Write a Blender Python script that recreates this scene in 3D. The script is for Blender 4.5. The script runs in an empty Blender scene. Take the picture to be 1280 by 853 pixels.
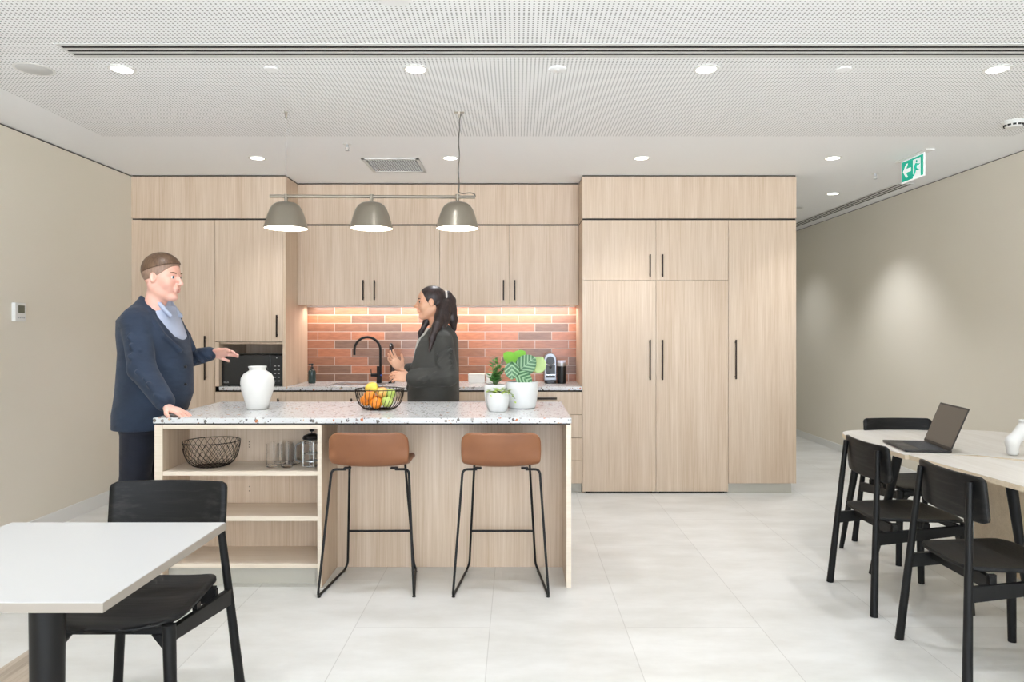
import bpy, bmesh, math, random
import numpy as np
from mathutils import Vector, Matrix, Euler

# ------------------------------------------------------------------ camera, world, light
scene = bpy.context.scene
COL = scene.collection
F, CX, CY, EYE = 880.0, 646.0, 413.0, 1.384
cam_d = bpy.data.cameras.new('camera'); cam = bpy.data.objects.new('camera', cam_d); COL.objects.link(cam)
cam.location = (0, 0, EYE); cam.rotation_euler = (math.pi / 2, 0, 0)
cam_d.sensor_width = 36; cam_d.sensor_fit = 'HORIZONTAL'
cam_d.lens = F / 1280 * 36
cam_d.shift_x = (640 - CX) / 1280
cam_d.shift_y = (CY - 426.5) / 1280
cam_d.clip_start = 0.05
scene.camera = cam
scene.view_settings.view_transform = 'Standard'
scene.view_settings.look = 'None'
scene.view_settings.gamma = 1
scene.view_settings.use_curve_mapping = False
scene.view_settings.exposure = 0.21
world = bpy.data.worlds.new('world'); scene.world = world; world.use_nodes = True
wn = world.node_tree; wtc = wn.nodes.new('ShaderNodeTexCoord'); wsx = wn.nodes.new('ShaderNodeSeparateXYZ'); wr = wn.nodes.new('ShaderNodeValToRGB')
wn.links.new(wtc.outputs['Generated'], wsx.inputs[0]); wma = wn.nodes.new('ShaderNodeMath'); wma.operation = 'MULTIPLY_ADD'; wma.inputs[1].default_value = .5; wma.inputs[2].default_value = .5
wn.links.new(wsx.outputs[2], wma.inputs[0]); wn.links.new(wma.outputs[0], wr.inputs[0]); wn.links.new(wr.outputs[0], wn.nodes['Background'].inputs[0])
wr.color_ramp.elements[0].position = 0.47; wr.color_ramp.elements[0].color = (0.84, 0.90, 1.0, 1)      # bright lower half, added to light the ceiling from below
wr.color_ramp.elements[1].position = 0.53; wr.color_ramp.elements[1].color = (0.33, 0.37, 0.43, 1)     # sky
wn.nodes['Background'].inputs[1].default_value = 12.0

DOWN_W, PENDANT_W, STRIP_W = 44.0, 5.0, 8.0
CEIL = 2.7
DX = [-1.98, -0.507, 0.95, 2.41]
DOWN = [(x, y) for y in (5.37, 3.53) for x in DX]
DOWN_BACK = [(x, y) for y in (1.69, -0.15, -2.0) for x in DX]
DOWN_CORR = [(3.04, 6.77), (3.04, 8.7)]

def area_light(name, loc, rot, sx, sy, power, color=(1, 1, 1)):
    l = bpy.data.lights.new(name, 'AREA'); l.shape = 'RECTANGLE'; l.size = sx; l.size_y = sy; l.energy = power; l.color = color
    o = bpy.data.objects.new(name, l); COL.objects.link(o); o.location = loc; o.rotation_euler = rot
    return o
def spot(name, loc, power, angle=100, blend=0.8, size=0.04, color=(0.90, 0.935, 1.0)):
    l = bpy.data.lights.new(name, 'SPOT'); l.energy = power; l.spot_size = math.radians(angle); l.spot_blend = blend
    l.shadow_soft_size = size; l.color = color
    o = bpy.data.objects.new(name, l); COL.objects.link(o); o.location = loc
    return o
for (x, y) in DOWN + DOWN_BACK + DOWN_CORR:
    spot('downlight_beam', (x, y, CEIL - 0.02), DOWN_W * ({6.77: 1.7, 8.7: .8}.get(y, 1)))
area_light('strip_glow', (-0.69, 6.50, 1.592), (math.radians(8), 0, 0), 2.44, 0.015, STRIP_W, (1.0, 0.92, 0.89))

# ------------------------------------------------------------------ helpers
def lin(c):
    out = []
    for v in c[:3]:
        v = v / 255.0
        out.append(v / 12.92 if v <= 0.04045 else ((v + 0.055) / 1.055) ** 2.4)
    return (*out, 1)
def mat(name, col, rough=0.5, metal=0.0, **kw):
    m = bpy.data.materials.new(name); m.use_nodes = True
    b = m.node_tree.nodes['Principled BSDF']
    b.inputs['Base Color'].default_value = lin(col); b.inputs['Roughness'].default_value = rough; b.inputs['Metallic'].default_value = metal
    for k, v in kw.items():
        b.inputs[k.replace('_', ' ')].default_value = v
    return m
def N(m, t, **kw):
    n = m.node_tree.nodes.new(t)
    for k, v in kw.items(): setattr(n, k, v)
    return n
def L(m, a, b): m.node_tree.links.new(a, b)
def bsdf(m): return m.node_tree.nodes['Principled BSDF']
def coords(m, scale=(1, 1, 1), rnd=True, kind='Object', loc=(0, 0, 0)):
    tc = N(m, 'ShaderNodeTexCoord'); mp = N(m, 'ShaderNodeMapping')
    mp.inputs['Scale'].default_value = scale; mp.inputs['Location'].default_value = loc
    if rnd:
        oi = N(m, 'ShaderNodeObjectInfo'); mul = N(m, 'ShaderNodeMath', operation='MULTIPLY'); mul.inputs[1].default_value = 37.0
        L(m, oi.outputs['Random'], mul.inputs[0])
        ad = N(m, 'ShaderNodeVectorMath', operation='ADD'); L(m, tc.outputs[kind], ad.inputs[0]); L(m, mul.outputs[0], ad.inputs[1])
        L(m, ad.outputs[0], mp.inputs['Vector'])
    else:
        L(m, tc.outputs[kind], mp.inputs['Vector'])
    return mp.outputs[0]
def ramp(m, fac, stops, interp='LINEAR'):
    r = N(m, 'ShaderNodeValToRGB'); r.color_ramp.interpolation = interp
    e = r.color_ramp.elements
    while len(e) < len(stops): e.new(0.5)
    for i, (p, c) in enumerate(stops):
        e[i].position = p; e[i].color = lin(c) if len(c) == 3 else c
    L(m, fac, r.inputs[0]); return r.outputs[0]
def noise(m, vec, scale, detail=3, rough=0.5):
    n = N(m, 'ShaderNodeTexNoise'); n.inputs['Scale'].default_value = scale; n.inputs['Detail'].default_value = detail; n.inputs['Roughness'].default_value = rough
    L(m, vec, n.inputs['Vector']); return n.outputs['Fac']
def bump(m, h, strength=0.2, dist=0.002):
    b = N(m, 'ShaderNodeBump'); b.inputs['Strength'].default_value = strength; b.inputs['Distance'].default_value = dist
    L(m, h, b.inputs['Height']); L(m, b.outputs[0], bsdf(m).inputs['Normal'])
def mixc(m, fac, a, b, mode='MIX'):
    x = N(m, 'ShaderNodeMix', data_type='RGBA', blend_type=mode)
    if isinstance(fac, (int, float)): x.inputs[0].default_value = fac
    else: L(m, fac, x.inputs[0])
    for v, i in ((a, 6), (b, 7)):
        if isinstance(v, tuple): x.inputs[i].default_value = v
        else: L(m, v, x.inputs[i])
    return x.outputs[2]
def math_n(m, op, a, b=None):
    x = N(m, 'ShaderNodeMath', operation=op)
    for i, v in enumerate((a, b)):
        if v is None: continue
        if isinstance(v, (int, float)): x.inputs[i].default_value = v
        else: L(m, v, x.inputs[i])
    return x.outputs[0]

def wood(name, c0, c1, c2, axis='Z', rough=0.45, fine=130, bmp=0.12):
    m = mat(name, c1, rough)
    s1 = {'Z': (fine, fine, 2.2), 'X': (2.2, fine, fine), 'Y': (fine, 2.2, fine)}[axis]
    s2 = {'Z': (14, 14, 0.55), 'X': (0.55, 14, 14), 'Y': (14, 0.55, 14)}[axis]
    v1 = coords(m, s1); v2 = coords(m, s2)
    n1 = noise(m, v1, 1.0, 4, 0.65); n2 = noise(m, v2, 1.0, 3, 0.6)
    mix = math_n(m, 'ADD', math_n(m, 'MULTIPLY', n1, 0.62), math_n(m, 'MULTIPLY', n2, 0.38))
    c = ramp(m, mix, [(0.30, c0), (0.5, c1), (0.68, c2)])
    L(m, c, bsdf(m).inputs['Base Color']); bump(m, n1, bmp, 0.001)
    return m
M = {}
M['oak'] = wood('oak_laminate_vertical', (192, 165, 137), (210, 188, 163), (223, 204, 184), 'Z')
M['oak_x'] = wood('oak_laminate_horizontal', (216, 197, 174), (230, 214, 195), (238, 225, 209), 'X')
M['oak_edge'] = wood('oak_edge_band', (218, 203, 181), (228, 214, 194), (234, 222, 204), 'X')
M['dark'] = mat('dark_shadow_gap', (38, 32, 28), 0.7)
M['handle'] = mat('dark_bronze_metal', (48, 38, 32), 0.4, 0.6)
M['plinth'] = mat('brushed_plinth', (196, 192, 180), 0.45, 0.1)
M['blackwood'] = wood('black_stained_ash', (4, 4, 4), (12, 12, 12), (44, 43, 41), 'X', 0.5, 70, 1.0)
M['blackwood_z'] = wood('black_stained_ash_upright', (5, 5, 5), (11, 11, 11), (18, 18, 17), 'Z', 0.5, 90, 0.25)
for k_ in ('blackwood', 'blackwood_z'): bsdf(M[k_]).inputs['Specular IOR Level'].default_value = 0.3
M['blackmetal'] = mat('black_powder_coat', (12, 11, 11), 0.45, 0.0)
bsdf(M['blackmetal']).inputs['Specular IOR Level'].default_value = 0.35
M['white_gloss'] = mat('white_glaze', (222, 222, 219), 0.25)
M['vase'] = mat('matt_white_ceramic', (222, 220, 214), 0.6)
M['tabletop'] = mat('white_laminate', (206, 206, 204), 0.35)
M['table_edge'] = mat('pale_edge_band', (158, 149, 138), 0.5)
M['birch'] = wood('pale_birch_top', (206, 198, 186), (217, 211, 201), (225, 220, 212), 'Y', 0.4, 40, 0.05)
M['ply'] = wood('ply_edge', (205, 186, 158), (222, 204, 176), (232, 216, 190), 'X', 0.5)
M['black_plastic'] = mat('black_plastic', (20, 20, 21), 0.3)
M['chrome'] = mat('chrome', (205, 207, 210), 0.18, 1.0)
M['steel'] = mat('brushed_steel', (190, 192, 194), 0.35, 0.9)
M['taupe'] = mat('taupe_metal', (158, 150, 136), 0.33, 0.75)
M['cable'] = mat('grey_cable', (92, 88, 82), 0.6)
M['white_plastic'] = mat('white_plastic', (232, 231, 226), 0.45)
M['grey_grille'] = mat('grey_speaker_grille', (206, 205, 202), 0.8)
M['slot'] = mat('slot_interior', (34, 33, 31), 0.8)
M['alu'] = mat('white_aluminium', (216, 216, 212), 0.5)
M['skirting'] = mat('skirting_grey', (228, 227, 222), 0.5)

def emis(name, col, strength):
    m = mat(name, col, 0.5); b = bsdf(m)
    b.inputs['Emission Color'].default_value = lin(col); b.inputs['Emission Strength'].default_value = strength
    return m
M['lamp'] = emis('lit_lamp', (255, 250, 240), 6.0)
M['lamp_soft'] = emis('lit_shade_interior', (255, 249, 238), 3.0)
M['led'] = emis('led_strip', (255, 236, 214), 6.0)

def glass(name, col=(255, 255, 255)):
    m = mat(name, col, 0.02); b = bsdf(m); b.inputs['Transmission Weight'].default_value = 1.0; b.inputs['IOR'].default_value = 1.3
    return m
M['glass'] = glass('clear_glass')

# walls, ceiling, floor
m = mat('wall_paint_beige', (206, 197, 180), 0.55)
n = noise(m, coords(m, (1, 1, 1), False), 0.9, 2)
L(m, ramp(m, n, [(0.3, (224, 217, 200)), (0.7, (228, 221, 206))]), bsdf(m).inputs['Base Color']); M['wall'] = m
m = mat('ceiling_paint', (246, 246, 245), 0.8); M['ceiling'] = m
m = mat('perforated_ceiling_board', (246, 246, 245), 0.8)
v = coords(m, (50, 50, 50), False)
fr = N(m, 'ShaderNodeVectorMath', operation='FRACTION'); L(m, v, fr.inputs[0])
sb = N(m, 'ShaderNodeVectorMath', operation='SUBTRACT'); L(m, fr.outputs[0], sb.inputs[0]); sb.inputs[1].default_value = (.5, .5, 0)
ml = N(m, 'ShaderNodeVectorMath', operation='MULTIPLY'); L(m, sb.outputs[0], ml.inputs[0]); ml.inputs[1].default_value = (1, 1, 0)
ln = N(m, 'ShaderNodeVectorMath', operation='LENGTH'); L(m, ml.outputs[0], ln.inputs[0])
hole = math_n(m, 'LESS_THAN', ln.outputs['Value'], 0.205)
L(m, mixc(m, hole, lin((246, 246, 245)), lin((110, 108, 106))), bsdf(m).inputs['Base Color']); M['perf'] = m

m = mat('pale_stone_floor_tile', (224, 223, 218), 0.32)
tc = N(m, 'ShaderNodeTexCoord'); sx = N(m, 'ShaderNodeSeparateXYZ'); L(m, tc.outputs['Object'], sx.inputs[0])
cb = N(m, 'ShaderNodeCombineXYZ'); L(m, math_n(m, 'ADD', sx.outputs[1], 30 * 1.25 - 3.90), cb.inputs[0]); L(m, math_n(m, 'ADD', sx.outputs[0], 20 * .63 - 0.505), cb.inputs[1])
br = N(m, 'ShaderNodeTexBrick'); L(m, cb.outputs[0], br.inputs['Vector'])
br.offset = 0.5; br.inputs['Scale'].default_value = 1; br.inputs['Brick Width'].default_value = 1.25; br.inputs['Row Height'].default_value = 0.63
br.inputs['Mortar Size'].default_value = 0.0022; br.inputs['Mortar Smooth'].default_value = 0.2; br.inputs['Bias'].default_value = 0
br.inputs['Color1'].default_value = lin((228, 227, 222)); br.inputs['Color2'].default_value = lin((222, 221, 216)); br.inputs['Mortar'].default_value = lin((202, 200, 194))
nn = noise(m, coords(m, (1, 2.2, 1), False), 1.7, 6, 0.62)
L(m, mixc(m, 1.0, br.outputs['Color'], ramp(m, nn, [(0.36, (238, 237, 234)), (0.62, (255, 255, 255))]), 'MULTIPLY'), bsdf(m).inputs['Base Color']); M['floor'] = m
M['floorwood'] = wood('timber_floor_boards', (150, 136, 120), (178, 163, 145), (196, 184, 168), 'Y', 0.5, 60)

# brick splashback
m = mat('glazed_brick_tile', (176, 100, 76), 0.28)
tc = N(m, 'ShaderNodeTexCoord'); sx = N(m, 'ShaderNodeSeparateXYZ'); L(m, tc.outputs['Object'], sx.inputs[0])
BW = 0.3127; BH = 0.0788
cb = N(m, 'ShaderNodeCombineXYZ'); L(m, math_n(m, 'ADD', sx.outputs[0], 1.7056 + 9.5 * BW), cb.inputs[0]); L(m, math_n(m, 'ADD', sx.outputs[2], -0.897 + 10 * BH), cb.inputs[1])
br = N(m, 'ShaderNodeTexBrick'); L(m, cb.outputs[0], br.inputs['Vector'])
br.offset = 0.5; br.inputs['Scale'].default_value = 1; br.inputs['Brick Width'].default_value = BW; br.inputs['Row Height'].default_value = BH
br.inputs['Mortar Size'].default_value = 0.0032; br.inputs['Mortar Smooth'].default_value = 0.1; br.inputs['Bias'].default_value = 0
br.inputs['Color1'].default_value = (0, 0, 0, 1); br.inputs['Color2'].default_value = (1, 1, 1, 1); br.inputs['Mortar'].default_value = (0.5, 0.5, 0.5, 1)
tone = ramp(m, br.outputs['Color'], [(0.0, (134, 104, 86)), (0.32, (154, 110, 86)), (0.62, (186, 122, 90)), (1.0, (208, 134, 96))])
nv = noise(m, coords(m, (14, 14, 60), False), 1.0, 4)
tone = mixc(m, 1.0, tone, ramp(m, nv, [(0.3, (226, 222, 220)), (0.7, (255, 255, 255))]), 'MULTIPLY')
L(m, mixc(m, br.outputs['Fac'], tone, lin((196, 176, 162))), bsdf(m).inputs['Base Color'])
bump(m, math_n(m, 'SUBTRACT', 1.0, br.outputs['Fac']), 0.5, 0.003); M['brick'] = m

# terrazzo
m = mat('terrazzo', (228, 226, 222), 0.22)
base = lin((212, 212, 210)); cur = None
for sc_, thr, pal in ((46, 0.46, [(0.0, (120, 112, 104)), (0.22, (196, 120, 78)), (0.34, (172, 168, 162)), (0.55, (88, 84, 80)), (0.7, (206, 178, 150)), (0.85, (142, 132, 124))]),
                 (105, 0.44, [(0.0, (110, 106, 102)), (0.3, (190, 186, 180)), (0.6, (150, 120, 104)), (0.8, (84, 80, 78))])):
    vec = coords(m, (1, 1, 1), False)
    dn = N(m, 'ShaderNodeTexNoise'); dn.inputs['Scale'].default_value = sc_ * 1.6; L(m, vec, dn.inputs['Vector'])
    av = N(m, 'ShaderNodeVectorMath', operation='MULTIPLY_ADD'); L(m, dn.outputs['Color'], av.inputs[0]); av.inputs[1].default_value = (.012, .012, .012); L(m, vec, av.inputs[2])
    vo = N(m, 'ShaderNodeTexVoronoi'); vo.inputs['Scale'].default_value = sc_; L(m, av.outputs[0], vo.inputs['Vector'])
    sp = N(m, 'ShaderNodeSeparateXYZ'); L(m, vo.outputs['Color'], sp.inputs[0])
    size = math_n(m, 'MULTIPLY', sp.outputs[1], thr)
    keep = math_n(m, 'GREATER_THAN', sp.outputs[2], 0.35)
    fac = math_n(m, 'MULTIPLY', math_n(m, 'LESS_THAN', vo.outputs['Distance'], size), keep)
    pc = ramp(m, sp.outputs[0], pal, 'CONSTANT')
    cur = mixc(m, fac, base if cur is None else cur, pc)
L(m, cur, bsdf(m).inputs['Base Color']); M['terrazzo'] = m

m = mat('tan_leather', (140, 90, 58), 0.5)
n = noise(m, coords(m, (1, 1, 1)), 5, 4)
L(m, ramp(m, n, [(0.3, (134, 86, 56)), (0.7, (150, 98, 64))]), bsdf(m).inputs['Base Color']); bump(m, noise(m, coords(m, (1, 1, 1)), 240, 2), 0.15, 0.001); M['leather'] = m

class MB:
    """collects shapes, then links them as one mesh object"""
    def __init__(s): s.v = []; s.f = []; s.mi = []; s.cur = 0
    def add(s, vs, fs):
        o = len(s.v); s.v += [tuple(p) for p in vs]; s.f += [tuple(o + i for i in f) for f in fs]; s.mi += [s.cur] * len(fs); return s
    def box(s, x0, x1, y0, y1, z0, z1):
        vs = [(x, y, z) for x in (x0, x1) for y in (y0, y1) for z in (z0, z1)]
        return s.add(vs, [(0, 1, 3, 2), (4, 6, 7, 5), (0, 4, 5, 1), (2, 3, 7, 6), (0, 2, 6, 4), (1, 5, 7, 3)])
    def prism(s, poly, z0, z1):
        n = len(poly)
        return s.add([(x, y, z0) for x, y in poly] + [(x, y, z1) for x, y in poly], [tuple(range(n))[::-1], tuple(range(n, 2 * n))] + [(i, (i + 1) % n, n + (i + 1) % n, n + i) for i in range(n)])
    def cone(s, a, b, ra, rb, n=20, cap=True):
        a, b = Vector(a), Vector(b); d = (b - a).normalized(); q = d.to_track_quat('Z', 'Y')
        ring = lambda c, r: [c + q @ Vector((r * math.cos(2 * math.pi * i / n), r * math.sin(2 * math.pi * i / n), 0)) for i in range(n)]
        fs = [(i, (i + 1) % n, n + (i + 1) % n, n + i) for i in range(n)]
        if cap: fs += [tuple(range(n))[::-1], tuple(range(n, 2 * n))]
        return s.add(ring(a, ra) + ring(b, rb), fs)
    def tube(s, pts, r, n=10, closed=False):
        P = [Vector(p) for p in pts]; k = len(P); vs = []; up = None
        rr = r if isinstance(r, (list, tuple)) else [r] * k
        for i, p in enumerate(P):
            if closed: t = (P[(i + 1) % k] - P[i - 1]).normalized()
            else: t = (P[min(i + 1, k - 1)] - P[max(i - 1, 0)]).normalized()
            if up is None:
                up = Vector((0, 0, 1)) if abs(t.z) < 0.9 else Vector((1, 0, 0))
            side = t.cross(up).normalized(); up = side.cross(t).normalized()
            vs += [p + rr[i] * (side * math.cos(2 * math.pi * j / n) + up * math.sin(2 * math.pi * j / n)) for j in range(n)]
        fs = []
        for i in range(k if closed else k - 1):
            a, b = i * n, ((i + 1) % k) * n
            fs += [(a + j, a + (j + 1) % n, b + (j + 1) % n, b + j) for j in range(n)]
        if not closed: fs += [tuple(range(n))[::-1], tuple(range((k - 1) * n, k * n))]
        return s.add(vs, fs)
    def lathe(s, prof, c=(0, 0, 0), n=40, closed=False):
        vs = [(c[0] + r * math.cos(2 * math.pi * j / n), c[1] + r * math.sin(2 * math.pi * j / n), c[2] + z) for r, z in prof for j in range(n)]
        k = len(prof); fs = []
        for i in range(k - 1 if not closed else k):
            a, b = i * n, ((i + 1) % k) * n
            fs += [(a + j, a + (j + 1) % n, b + (j + 1) % n, b + j) for j in range(n)]
        return s.add(vs, fs)
    def ball(s, c, r, n=16, m=10):
        rx, ry, rz = r if isinstance(r, (tuple, list)) else (r, r, r)
        vs = [(c[0], c[1], c[2] - rz)]; fs = []
        for i in range(1, m):
            a = -math.pi / 2 + math.pi * i / m
            vs += [(c[0] + rx * math.cos(a) * math.cos(2 * math.pi * j / n), c[1] + ry * math.cos(a) * math.sin(2 * math.pi * j / n), c[2] + rz * math.sin(a)) for j in range(n)]
        vs.append((c[0], c[1], c[2] + rz)); top = len(vs) - 1
        for j in range(n):
            fs.append((0, 1 + (j + 1) % n, 1 + j)); fs.append((top, 1 + (m - 2) * n + j, 1 + (m - 2) * n + (j + 1) % n))
        for i in range(m - 2):
            a, b = 1 + i * n, 1 + (i + 1) * n
            fs += [(a + j, a + (j + 1) % n, b + (j + 1) % n, b + j) for j in range(n)]
        return s.add(vs, fs)
    def build(s, name, material, parent=None, smooth=False, bevel=0, loc=None, subsurf=0, solid=0, rot=None):
        me = bpy.data.meshes.new(name)
        org = Vector(parent['_o']) if parent is not None and '_o' in parent else Vector((0, 0, 0))
        if loc is not None and parent is None: org = Vector(loc)
        me.from_pydata([tuple(Vector(p) - org) for p in s.v], [], s.f)
        ms = material if isinstance(material, (list, tuple)) else [material]
        for x in ms: me.materials.append(x)
        if len(ms) > 1: me.polygons.foreach_set('material_index', s.mi)
        bm = bmesh.new(); bm.from_mesh(me)
        bmesh.ops.recalc_face_normals(bm, faces=bm.faces); bm.to_mesh(me); bm.free()
        if smooth:
            me.polygons.foreach_set('use_smooth', [True] * len(me.polygons))
            if smooth != 'full': me.set_sharp_from_angle(angle=math.radians(40))
        o = bpy.data.objects.new(name, me); COL.objects.link(o)
        if parent is not None: o.parent = parent
        elif loc is not None: o.location = loc
        if solid:
            md = o.modifiers.new('thickness', 'SOLIDIFY'); md.thickness = solid; md.offset = 0
        if bevel:
            md = o.modifiers.new('bevel', 'BEVEL'); md.width = bevel; md.segments = 2; md.limit_method = 'ANGLE'; md.angle_limit = math.radians(50)
        if subsurf:
            md = o.modifiers.new('subsurf', 'SUBSURF'); md.levels = subsurf; md.render_levels = subsurf
        return o
def tag(o, label=None, cat=None, group=None, kind=None):
    if label: o['label'] = label
    if cat: o['category'] = cat
    if group: o['group'] = group
    if kind: o['kind'] = kind
    return o
def thing(name, label, cat, loc=(0, 0, 0), group=None, local=False, rotz=0):
    o = bpy.data.objects.new(name, None); COL.objects.link(o); o.location = loc; o.rotation_euler = (0, 0, rotz)
    o.empty_display_size = 0.1
    if not local: o['_o'] = tuple(loc)          # parts given in world coordinates
    return tag(o, label, cat, group)
def struct(o): o['kind'] = 'structure'; return o
def kids(o): return [c for c in bpy.data.objects if c.parent == o]
def dup(root, loc, rotz=0, label=None):
    def rec(o, parent):
        c = o.copy(); COL.objects.link(c)
        if parent is not None: c.parent = parent
        for k in kids(o): 
            if k is not c: rec(k, c)
        return c
    r = rec(root, None); r.location = loc; r.rotation_euler = (0, 0, rotz)
    if label: r['label'] = label
    return r
def arc(c, r, a0, a1, n, ax=(1, 0, 0), ay=(0, 0, 1)):
    c, ax, ay = Vector(c), Vector(ax), Vector(ay)
    return [c + ax * r * math.cos(a0 + (a1 - a0) * i / n) + ay * r * math.sin(a0 + (a1 - a0) * i / n) for i in range(n + 1)]
def fillet(pts, r, n=6):
    """round the inner corners of a polyline"""
    P = [Vector(p) for p in pts]; out = [P[0]]
    for i in range(1, len(P) - 1):
        a, b, c = P[i - 1], P[i], P[i + 1]
        d0 = (a - b); d1 = (c - b); k = min(r, d0.length * .45, d1.length * .45)
        p0 = b + d0.normalized() * k; p1 = b + d1.normalized() * k
        for j in range(n + 1):
            t = j / n; out.append(p0 * (1 - t) ** 2 + b * 2 * t * (1 - t) + p1 * t ** 2)
    out.append(P[-1]); return out
def rrect(x0, x1, y0, y1, r, n=6):
    out = []
    for cx, cy, a in ((x1 - r, y1 - r, 0), (x0 + r, y1 - r, 90), (x0 + r, y0 + r, 180), (x1 - r, y0 + r, 270)):
        out += [(cx + r * math.cos(math.radians(a + 90 * i / n)), cy + r * math.sin(math.radians(a + 90 * i / n))) for i in range(n + 1)]
    return out

# ------------------------------------------------------------------ room shell
LX, RX, KY = -3.27, 3.69, 6.62
struct(MB().box(-3.6, 4.0, -4.2, 10.3, -0.1, 0).build('floor', M['floor']))
struct(MB().prism([(-2.11, 1.2), (-1.5, 1.2), (-1.5, 2.2), (-1.84, 2.77), (-2.05, 3.1), (-2.11, 3.1)], 0.0, 0.0025).build('trim_1', M['floorwood']))
struct(MB().box(-3.6, 4.0, -4.2, 10.3, CEIL, CEIL + 0.2).build('ceiling', M['ceiling']))
# perforated acoustic panel, slightly proud of the plain ceiling, in two strips either side of the slot
pz = CEIL - 0.004
mb = MB(); mb.box(-2.80, 3.35, -4.0, 3.212, pz, CEIL); mb.box(-2.80, 3.35, 3.378, 4.76, pz, CEIL); mb.box(-2.80, -2.12, 3.212, 3.378, pz, CEIL)
struct(mb.build('ceiling_perforated', M['perf']))
struct(MB().box(LX - 0.2, LX, -4.2, 10.3, 0, CEIL - 0.012).build('wall_left', M['wall']))
struct(MB().box(LX - 0.2, LX - 0.012, -4.2, 10.3, CEIL - 0.012, CEIL).build('trim_2', M['dark']))
struct(MB().box(RX, RX + 0.2, -4.2, 10.3, 0, CEIL - 0.008).build('wall_right', M['wall']))
struct(MB().box(RX + 0.01, RX + 0.2, -4.2, 10.3, CEIL - 0.008, CEIL).build('trim_3', M['dark']))
struct(MB().box(LX, 2.34, KY + 0.002, 10.2, 0, CEIL).build('wall_kitchen', M['wall']))
struct(MB().box(2.34, RX, 10.0, 10.2, 0, CEIL).build('wall_far', M['wall']))
struct(MB().box(LX, LX + 0.012, -4.0, 5.94, 0, 0.10).build('baseboard_left', M['skirting'], bevel=0.002))
struct(MB().box(RX - 0.012, RX, -4.0, 10.0, 0, 0.08).build('baseboard_right', M['skirting'], bevel=0.002))
mb = MB(); mb.box(LX, RX, -4.2, -4.0, 0, 0.25); mb.box(LX, RX, -4.2, -4.0, 2.62, CEIL); mb.box(LX, -3.1, -4.2, -4.0, .25, 2.62); mb.box(3.5, RX, -4.2, -4.0, .25, 2.62)
struct(mb.build('wall_back', M['wall']))
mb = MB()
for x in (-3.1, -1.47, 0.18, 1.83, 3.45): mb.box(x, x + .05, -4.12, -4.06, .25, 2.62)
mb.box(-3.1, 3.5, -4.12, -4.06, .25, .30); mb.box(-3.1, 3.5, -4.12, -4.06, 2.57, 2.62)
struct(mb.build('fill_window_1', M['alu']))  # unseen window behind the camera, added to let fill light in

# ------------------------------------------------------------------ joinery
YT, YU, YS = 5.97, 6.295, 6.59       # tall fronts, upper fronts, splashback
GAP = 0.0015
def px(x, s): return (x - CX) / s
def handle_v(x, z0, z1, y, parent):
    mb = MB(); mb.box(x - .006, x + .006, y - .032, y - .020, z0, z1)
    mb.box(x - .004, x + .004, y - .022, y, z0 + .015, z0 + .027); mb.box(x - .004, x + .004, y - .022, y, z1 - .027, z1 - .015)
    return mb.build('handle', M['handle'], parent, bevel=.0015)
def door(x0, x1, z0, z1, y, parent, name='door', material='oak'):
    o = MB().box(x0 + GAP, x1 - GAP, y, y + .02, z0 + GAP, z1 - GAP).build(name, M[material], parent, bevel=.0012)
    o['_o'] = parent['_o']; return o
def unit(name, label, cat, x0, x1, yf, yb, z0, z1, group=None, carcass_front=.022):
    t = thing(name, label, cat, ((x0 + x1) / 2, (yf + yb) / 2, z0), group)
    MB().box(x0 + .0005, x1 - .0005, yf + carcass_front, yb, z0, z1).build('carcass', M['dark'], t)
    return t
ZG = 2.327
# left block
xa, xb, xc, xd = LX + .001, -3.189, -2.561, -1.985
xe = -1.960
t = thing('filler_panel', 'narrow oak filler strip between left wall and tall oak cupboard', 'filler panel', (LX + .04, YT, 0))
MB().box(xa, xb - .001, YT + .004, YT + .03, .09, ZG - .006).build('panel', M['oak'], t); MB().box(xa, xb - .001, YT + .05, YT + .07, 0, .09).build('plinth', M['plinth'], t)
t = unit('tall_cupboard', 'tall oak cupboard with long handle behind the man in navy', 'cupboard', xb, xc, YT, KY - .01, .08, ZG - .008)
d = door(xb, xc, .09, ZG - .008, YT, t); handle_v(px(257.5, 147.4), px(0, 1) * 0 + EYE - (475 - CY) / 147.4, EYE - (420 - CY) / 147.4, YT, d)
MB().box(xb, xc, YT + .05, YT + .07, 0, .08).build('plinth', M['plinth'], t)
zn = EYE - (427.5 - CY) / 147.4    # top of the microwave niche
t = unit('wall_cupboard', 'oak cupboard above the microwave niche, hinged left', 'cupboard', xc, xd, YT, KY - .01, zn + .0, ZG - .008)
d = door(xc, xd, zn, ZG - .008, YT, t); handle_v(px(347, 147.4), EYE - (422 - CY) / 147.4, EYE - (394 - CY) / 147.4, YT, d)
t = thing('end_panel', 'oak end panel beside brick splashback, right of microwave niche', 'panel', (xe - .01, YT + .3, .905))
MB().box(xd, xe, YT - .001, KY - .01, .905, ZG - .008).build('side', M['oak'], t, bevel=.001)
t = thing('microwave_niche', 'open oak niche lining that holds the microwave', 'niche', ((xc + xd) / 2, YT + .3, .905))
mb = MB(); mb.box(xc + .001, xc + .035, YT, KY - .02, .907, zn - .002); mb.box(xc + .035, xd - .001, KY - .04, KY - .02, .907, zn - .002); mb.box(xc + .035, xd - .001, YT + .03, KY - .04, zn - .02, zn - .002)
mb.build('lining', M['oak'], t, bevel=.001)
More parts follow.
